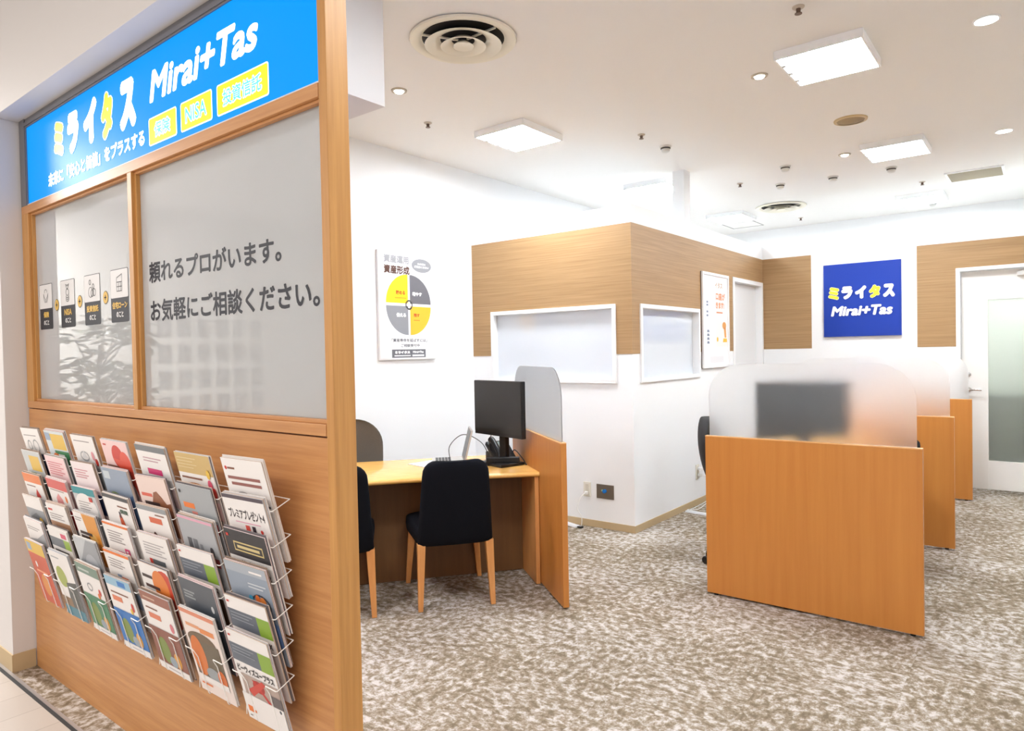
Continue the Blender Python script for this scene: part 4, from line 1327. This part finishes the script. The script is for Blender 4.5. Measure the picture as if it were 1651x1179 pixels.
monitor('black monitor turned towards the visitors on the near left desk', (-2.931, 3.578, DT + 0.0005), rad(-14), 0.53, 0.374, 0.382)
monitor('black monitor blurred behind the nearest frosted screen', (-1.15, 4.235, DT + 0.0005), rad(180 + 31), zc=0.385)

t = thing('docking_station', 'flat black box lying at the foot of the near left monitor', 'computer box', (-2.881, 3.553, DT + 0.0005), rad(36.8))
B(PLAS, -0.112, 0.112, 0.0, 0.045, 0.022, 0.055).build('case', t, bevel=0.004)
B(PLAS, -0.105, 0.105, 0.004, 0.040, 0.0, 0.022).build('stand', t)
B(mat('port_silver', (190, 182, 170), 0.4), -0.115, -0.1125, 0.008, 0.03, 0.03, 0.045).build('port', t)

LAP = mat('laptop_silver', (206, 200, 194), 0.35, metal=0.4)
t = thing('laptop', 'silver open laptop seen edge on, left of the near monitor', 'laptop', duv(-0.42, 1.00, DT + 0.0005), rad(45))
B(LAP, -0.22, 0.0, -0.155, 0.155, 0, 0.016).build('base', t, bevel=0.003)
mb = MB().use(PLAS)
for j in range(5):
    for i in range(12):
        mb.box(-0.195 + 0.022 * j, -0.177 + 0.022 * j, -0.138 + 0.0232 * i, -0.118 + 0.0232 * i, 0.016, 0.0185)
mb.build('keyboard', t)
lidM = Matrix.Translation((0.0, 0, 0.016)) @ Matrix.Rotation(rad(14), 4, 'Y')
mb = MB().use(LAP).box(-0.008, 0.004, -0.155, 0.155, 0, 0.225, lidM)
mb.use(SCREEN).box(-0.009, -0.008, -0.148, 0.148, 0.012, 0.218, lidM)
mb.build('lid', t)

t = tag(B(mat('paper_white', (222, 222, 222), 0.6), -0.105, 0.105, -0.148, 0.148, 0, 0.004).build('paper_pad'), 'stack of white paper lying on the near left desk beside the laptop', 'paper')
t.location = duv(-0.64, 0.97, DT + 0.0005)
t.rotation_euler = (0, 0, A1 + rad(30))

t = thing('desk_phone', 'black telephone with handset tilted up behind the near left monitor', 'telephone', duv(-0.17, 1.02, DT + 0.0005), A1 + rad(15))
M = Matrix.Rotation(rad(38), 4, 'X')
MB().use(PLAS).box(-0.085, 0.085, -0.10, 0.10, 0.062, 0.092, M).box(-0.07, 0.07, -0.05, 0.06, 0, 0.06).build('body', t, bevel=0.006)
B(mat('phone_display', (120, 134, 128), 0.3), -0.01, 0.07, 0.03, 0.085, 0.0925, 0.094, M).build('display', t)
mb = MB().use(PLAS, True)
mb.tube([tuple(M @ Vector(p)) for p in ((-0.055, -0.095, 0.118), (-0.055, -0.07, 0.132), (-0.055, 0.06, 0.132), (-0.055, 0.09, 0.118))], [0.024, 0.02, 0.02, 0.024], 10)
mb.build('handset', t)


def curve(pts, n=8):
    """smooth line through the points"""
    P = [Vector(p) for p in pts]
    P = [P[0]] + P + [P[-1]]
    out = []
    for i in range(1, len(P) - 2):
        for k in range(n):
            u = k / n
            a, b, c, d = P[i - 1:i + 3]
            out.append(0.5 * ((2 * b) + (c - a) * u + (2 * a - 5 * b + 4 * c - d) * u * u + (3 * b - a - 3 * c + d) * u ** 3))
    out.append(P[-2])
    return out


CAB = mat('cable_dark', (60, 54, 48), 0.6)
z = DT + 0.004
tag(MB().use(CAB, True).tube(curve([duv(-0.50, 1.10, z), duv(-0.50, 1.11, z + 0.10), duv(-0.40, 1.12, z + 0.175), duv(-0.28, 1.08, z + 0.12), duv(-0.235, 1.0, z + 0.02), duv(-0.235, 0.97, z)]), 0.003, 6).build('cable'), 'thin dark cable looping over the desk behind the laptop', 'cable')
tag(MB().use(CAB, True).tube(curve([duv(-0.23, 0.86, 1.0), duv(-0.25, 0.92, 0.86), duv(-0.25, 0.93, z + 0.06), duv(-0.25, 0.90, z)]), 0.003, 6).build('cable'), 'thin dark cable hanging from the near left monitor to the desk', 'cable')
tag(MB().use(PLAS, True).tube(curve([duv(-0.10, 0.93, z), duv(-0.07, 0.95, z + 0.07), duv(-0.04, 0.86, z + 0.03), duv(-0.045, 0.72, z)]), 0.004, 6).build('cable'), 'black cable between the telephone and the oak partition', 'cable')

# ------------------------------------------------------------------ outlets and floor cables
OUT = mat('outlet_cream', (226, 220, 206), 0.45)
WCAB = mat('cable_white', (232, 230, 226), 0.5)
t = thing('power_outlet', 'cream wall outlet with a white plug beside the grey floor-level plate', 'outlet', (-3.073, YA, 0.312))
B(OUT, -0.036, 0.036, -0.008, 0, -0.062, 0.062).build('plate', t, bevel=0.003)
mb = B(mat('outlet_face', (206, 198, 182), 0.5), -0.016, 0.016, -0.010, -0.008, -0.045, 0.045)
mb.build('socket', t, bevel=0.001)
t = thing('network_plate', 'square brown metal plate with a blue plug low on the white wall', 'wall plate', (-2.90, YA, 0.308))
B(mat('plate_brown', (120, 108, 94), 0.4, metal=0.4), -0.082, 0.082, -0.006, 0, -0.059, 0.059).build('plate', t, bevel=0.002)
MB().use(mat('plug_blue', (20, 110, 190), 0.5), True).lathe([(0, 0), (0.016, 0), (0.016, 0.018), (0, 0.02)], 16, Matrix.Translation((0.0, -0.006, 0.006)) @ Matrix.Rotation(rad(90), 4, 'X')).build('plug', t)
B(mat('plug_green', (150, 190, 150), 0.5), -0.03, -0.016, -0.016, -0.006, 0.004, 0.016).build('tab', t)
t = thing('cable', 'white cord from the cream outlet down to the floor by the near left desk', 'cable', (0, 0, 0))
B(WCAB, -3.089, -3.057, YA - 0.032, YA - 0.010, 0.270, 0.296).build('plug', t, bevel=0.005)
MB().use(WCAB, True).tube(curve([(-3.078, YA - 0.03, 0.285), (-3.10, YA - 0.07, 0.25), (-3.12, YA - 0.09, 0.16), (-3.08, YA - 0.09, 0.09), (-3.085, YA - 0.09, 0.02), (-3.12, YA - 0.085, 0.008)]), 0.0035, 6).build('cord', t)
COV = mat('cover_grey', (214, 214, 218), 0.5)
t = thing('cable_cover', 'pale flat cable cover on the carpet beside the near left desk', 'cable cover', (-3.11, 4.83, 0), math.atan2(0.035, -0.108))
mb = MB().use(COV).prism([(0, -0.03, 0), (0, 0.03, 0), (0, 0.02, 0.012), (0, -0.02, 0.012)], (0.55, 0, 0))
mb.build('strip', t)
B(PLAS, -0.04, 0.0, -0.02, 0.02, 0, 0.014).build('end_cap', t, bevel=0.004)

t = thing('power_outlet', 'cream wall outlet with plugs left of the nearest central partition', 'outlet', (XB, 6.163, 0.316))
B(OUT, 0, 0.008, -0.036, 0.036, -0.068, 0.068).build('plate', t, bevel=0.003)
B(mat('outlet_face', (206, 198, 182), 0.5), 0.008, 0.010, -0.016, 0.016, -0.05, 0.05).build('socket', t, bevel=0.001)
for i, (zz, yy) in enumerate(((0.345, 6.163), (0.285, 6.163))):
    t = thing('cable', ('upper', 'lower')[i] + ' white cord plugged in by the central desks', 'cable', (0, 0, 0))
    B(WCAB, XB + 0.010, XB + 0.055, yy - 0.016, yy + 0.016, zz - 0.013, zz + 0.013).build('plug', t, bevel=0.006)
    MB().use(WCAB, True).tube(curve([(XB + 0.05, yy, zz), (XB + 0.14, yy - 0.01, zz - 0.03), (XB + 0.20, yy - 0.1, 0.14), (XB + 0.08 + 0.05 * i, 5.92, 0.03), (XB + 0.03 + 0.03 * i, 5.86, 0.016)]), 0.0035, 6).build('cord', t)
t = thing('cable_cover', 'pale flat cable cover on the carpet running under the central desks', 'cable cover', (-2.60, 5.85, 0), math.atan2(-0.031, 0.217))
MB().use(COV).prism([(0, -0.03, 0), (0, 0.03, 0), (0, 0.02, 0.012), (0, -0.02, 0.012)], (1.2, 0, 0)).build('strip', t)

# ------------------------------------------------------------------ the mall side, seen only as reflections in the shop windows
struct(B(mat('mall_wall', (232, 232, 228), 0.7), -9.1, -9.0, -5.0, 3.0, 0, 3.4).build('wall_mall'))
struct(B(mat('mall_ceiling', (226, 222, 218), 0.8), -9.0, 5.0, -5.0, 1.05, 3.4, 3.5).build('ceiling_mall'))
GREEN = mat('leaf_green', (70, 96, 60), 0.45)
t = thing('potted_plant', 'leafy potted tree in the mall, seen as a reflection in the left shop window', 'plant', (-5.75, 0.17, 0))
MB().use(mat('pot_grey', (120, 116, 110), 0.6), True).lathe([(0, 0), (0.17, 0), (0.21, 0.42), (0.195, 0.42), (0.18, 0.36), (0, 0.36)], 28).build('pot', t)
rnd = random.Random(3)
mb = MB().use(mat('bark', (104, 88, 70), 0.8), True)
mb.tube([(0, 0, 0.3), (0.02, 0.01, 0.8), (-0.02, 0.02, 1.2), (0.0, 0.0, 1.6)], [0.03, 0.026, 0.02, 0.01], 8)
tips = []
for k in range(30):
    a = rnd.uniform(0, 2 * PI)
    z = rnd.uniform(0.75, 1.5)
    r = rnd.uniform(0.12, 0.32)
    e = Vector((r * math.cos(a), r * math.sin(a), z + rnd.uniform(0.1, 0.35)))
    mb.tube([(0, 0, z), (e.x * 0.5, e.y * 0.5, z + 0.12), tuple(e)], [0.008, 0.006, 0.003], 5)
    tips.append(e)
mb.build('trunk', t)
mb = MB().use(GREEN, True)
for e in tips:
    for q in range(14):
        a = rnd.uniform(0, 2 * PI)
        d = Vector((math.cos(a), math.sin(a), rnd.uniform(-0.5, 0.5))).normalized()
        s_ = d.cross(Vector((0, 0, 1))).normalized()
        u_ = s_.cross(d)
        L_ = rnd.uniform(0.10, 0.17)
        p = e + d * 0.02 + Vector((rnd.uniform(-.05, .05), rnd.uniform(-.05, .05), rnd.uniform(-.08, .05)))
        mb.add([tuple(p), tuple(p + d * L_ * 0.35 + s_ * L_ * 0.27 + u_ * 0.01), tuple(p + d * L_ * 0.7 + s_ * L_ * 0.24), tuple(p + d * L_ - u_ * 0.02), tuple(p + d * L_ * 0.7 - s_ * L_ * 0.24), tuple(p + d * L_ * 0.35 - s_ * L_ * 0.27 + u_ * 0.01)],
               [(0, 1, 2, 3), (0, 3, 4, 5)])
lv = mb.build('foliage', t, norm=False)
lv['kind'] = 'stuff'
t = thing('notice_board', 'rows of grey posters on the mall wall, faintly reflected in the right shop window', 'notice board', (-9.0, -2.5, 1.3))
for j in range(4):
    for i in range(6):
        B(mat('notice_grey', (150, 150, 150), 0.6), 0.002, 0.008, -0.72 + 0.26 * i, -0.55 + 0.26 * i, -0.55 + 0.34 * j, -0.55 + 0.24 + 0.34 * j).build('notice', t)
t = thing('storage_cabinet', 'dark grey green cabinet blurred behind the glass of the back door', 'cabinet', (-0.05, YB + 0.55, 0))
mb = B(mat('cabinet_green', (84, 88, 74), 0.6), -0.66, 0.6, -0.2, 0.3, 0, 0.95)
mb.build('body', t, bevel=0.004)
B(mat('cabinet_door', (92, 96, 80), 0.6), -0.65, 0.59, -0.215, -0.2, 0.06, 0.92).build('door', t, bevel=0.002)
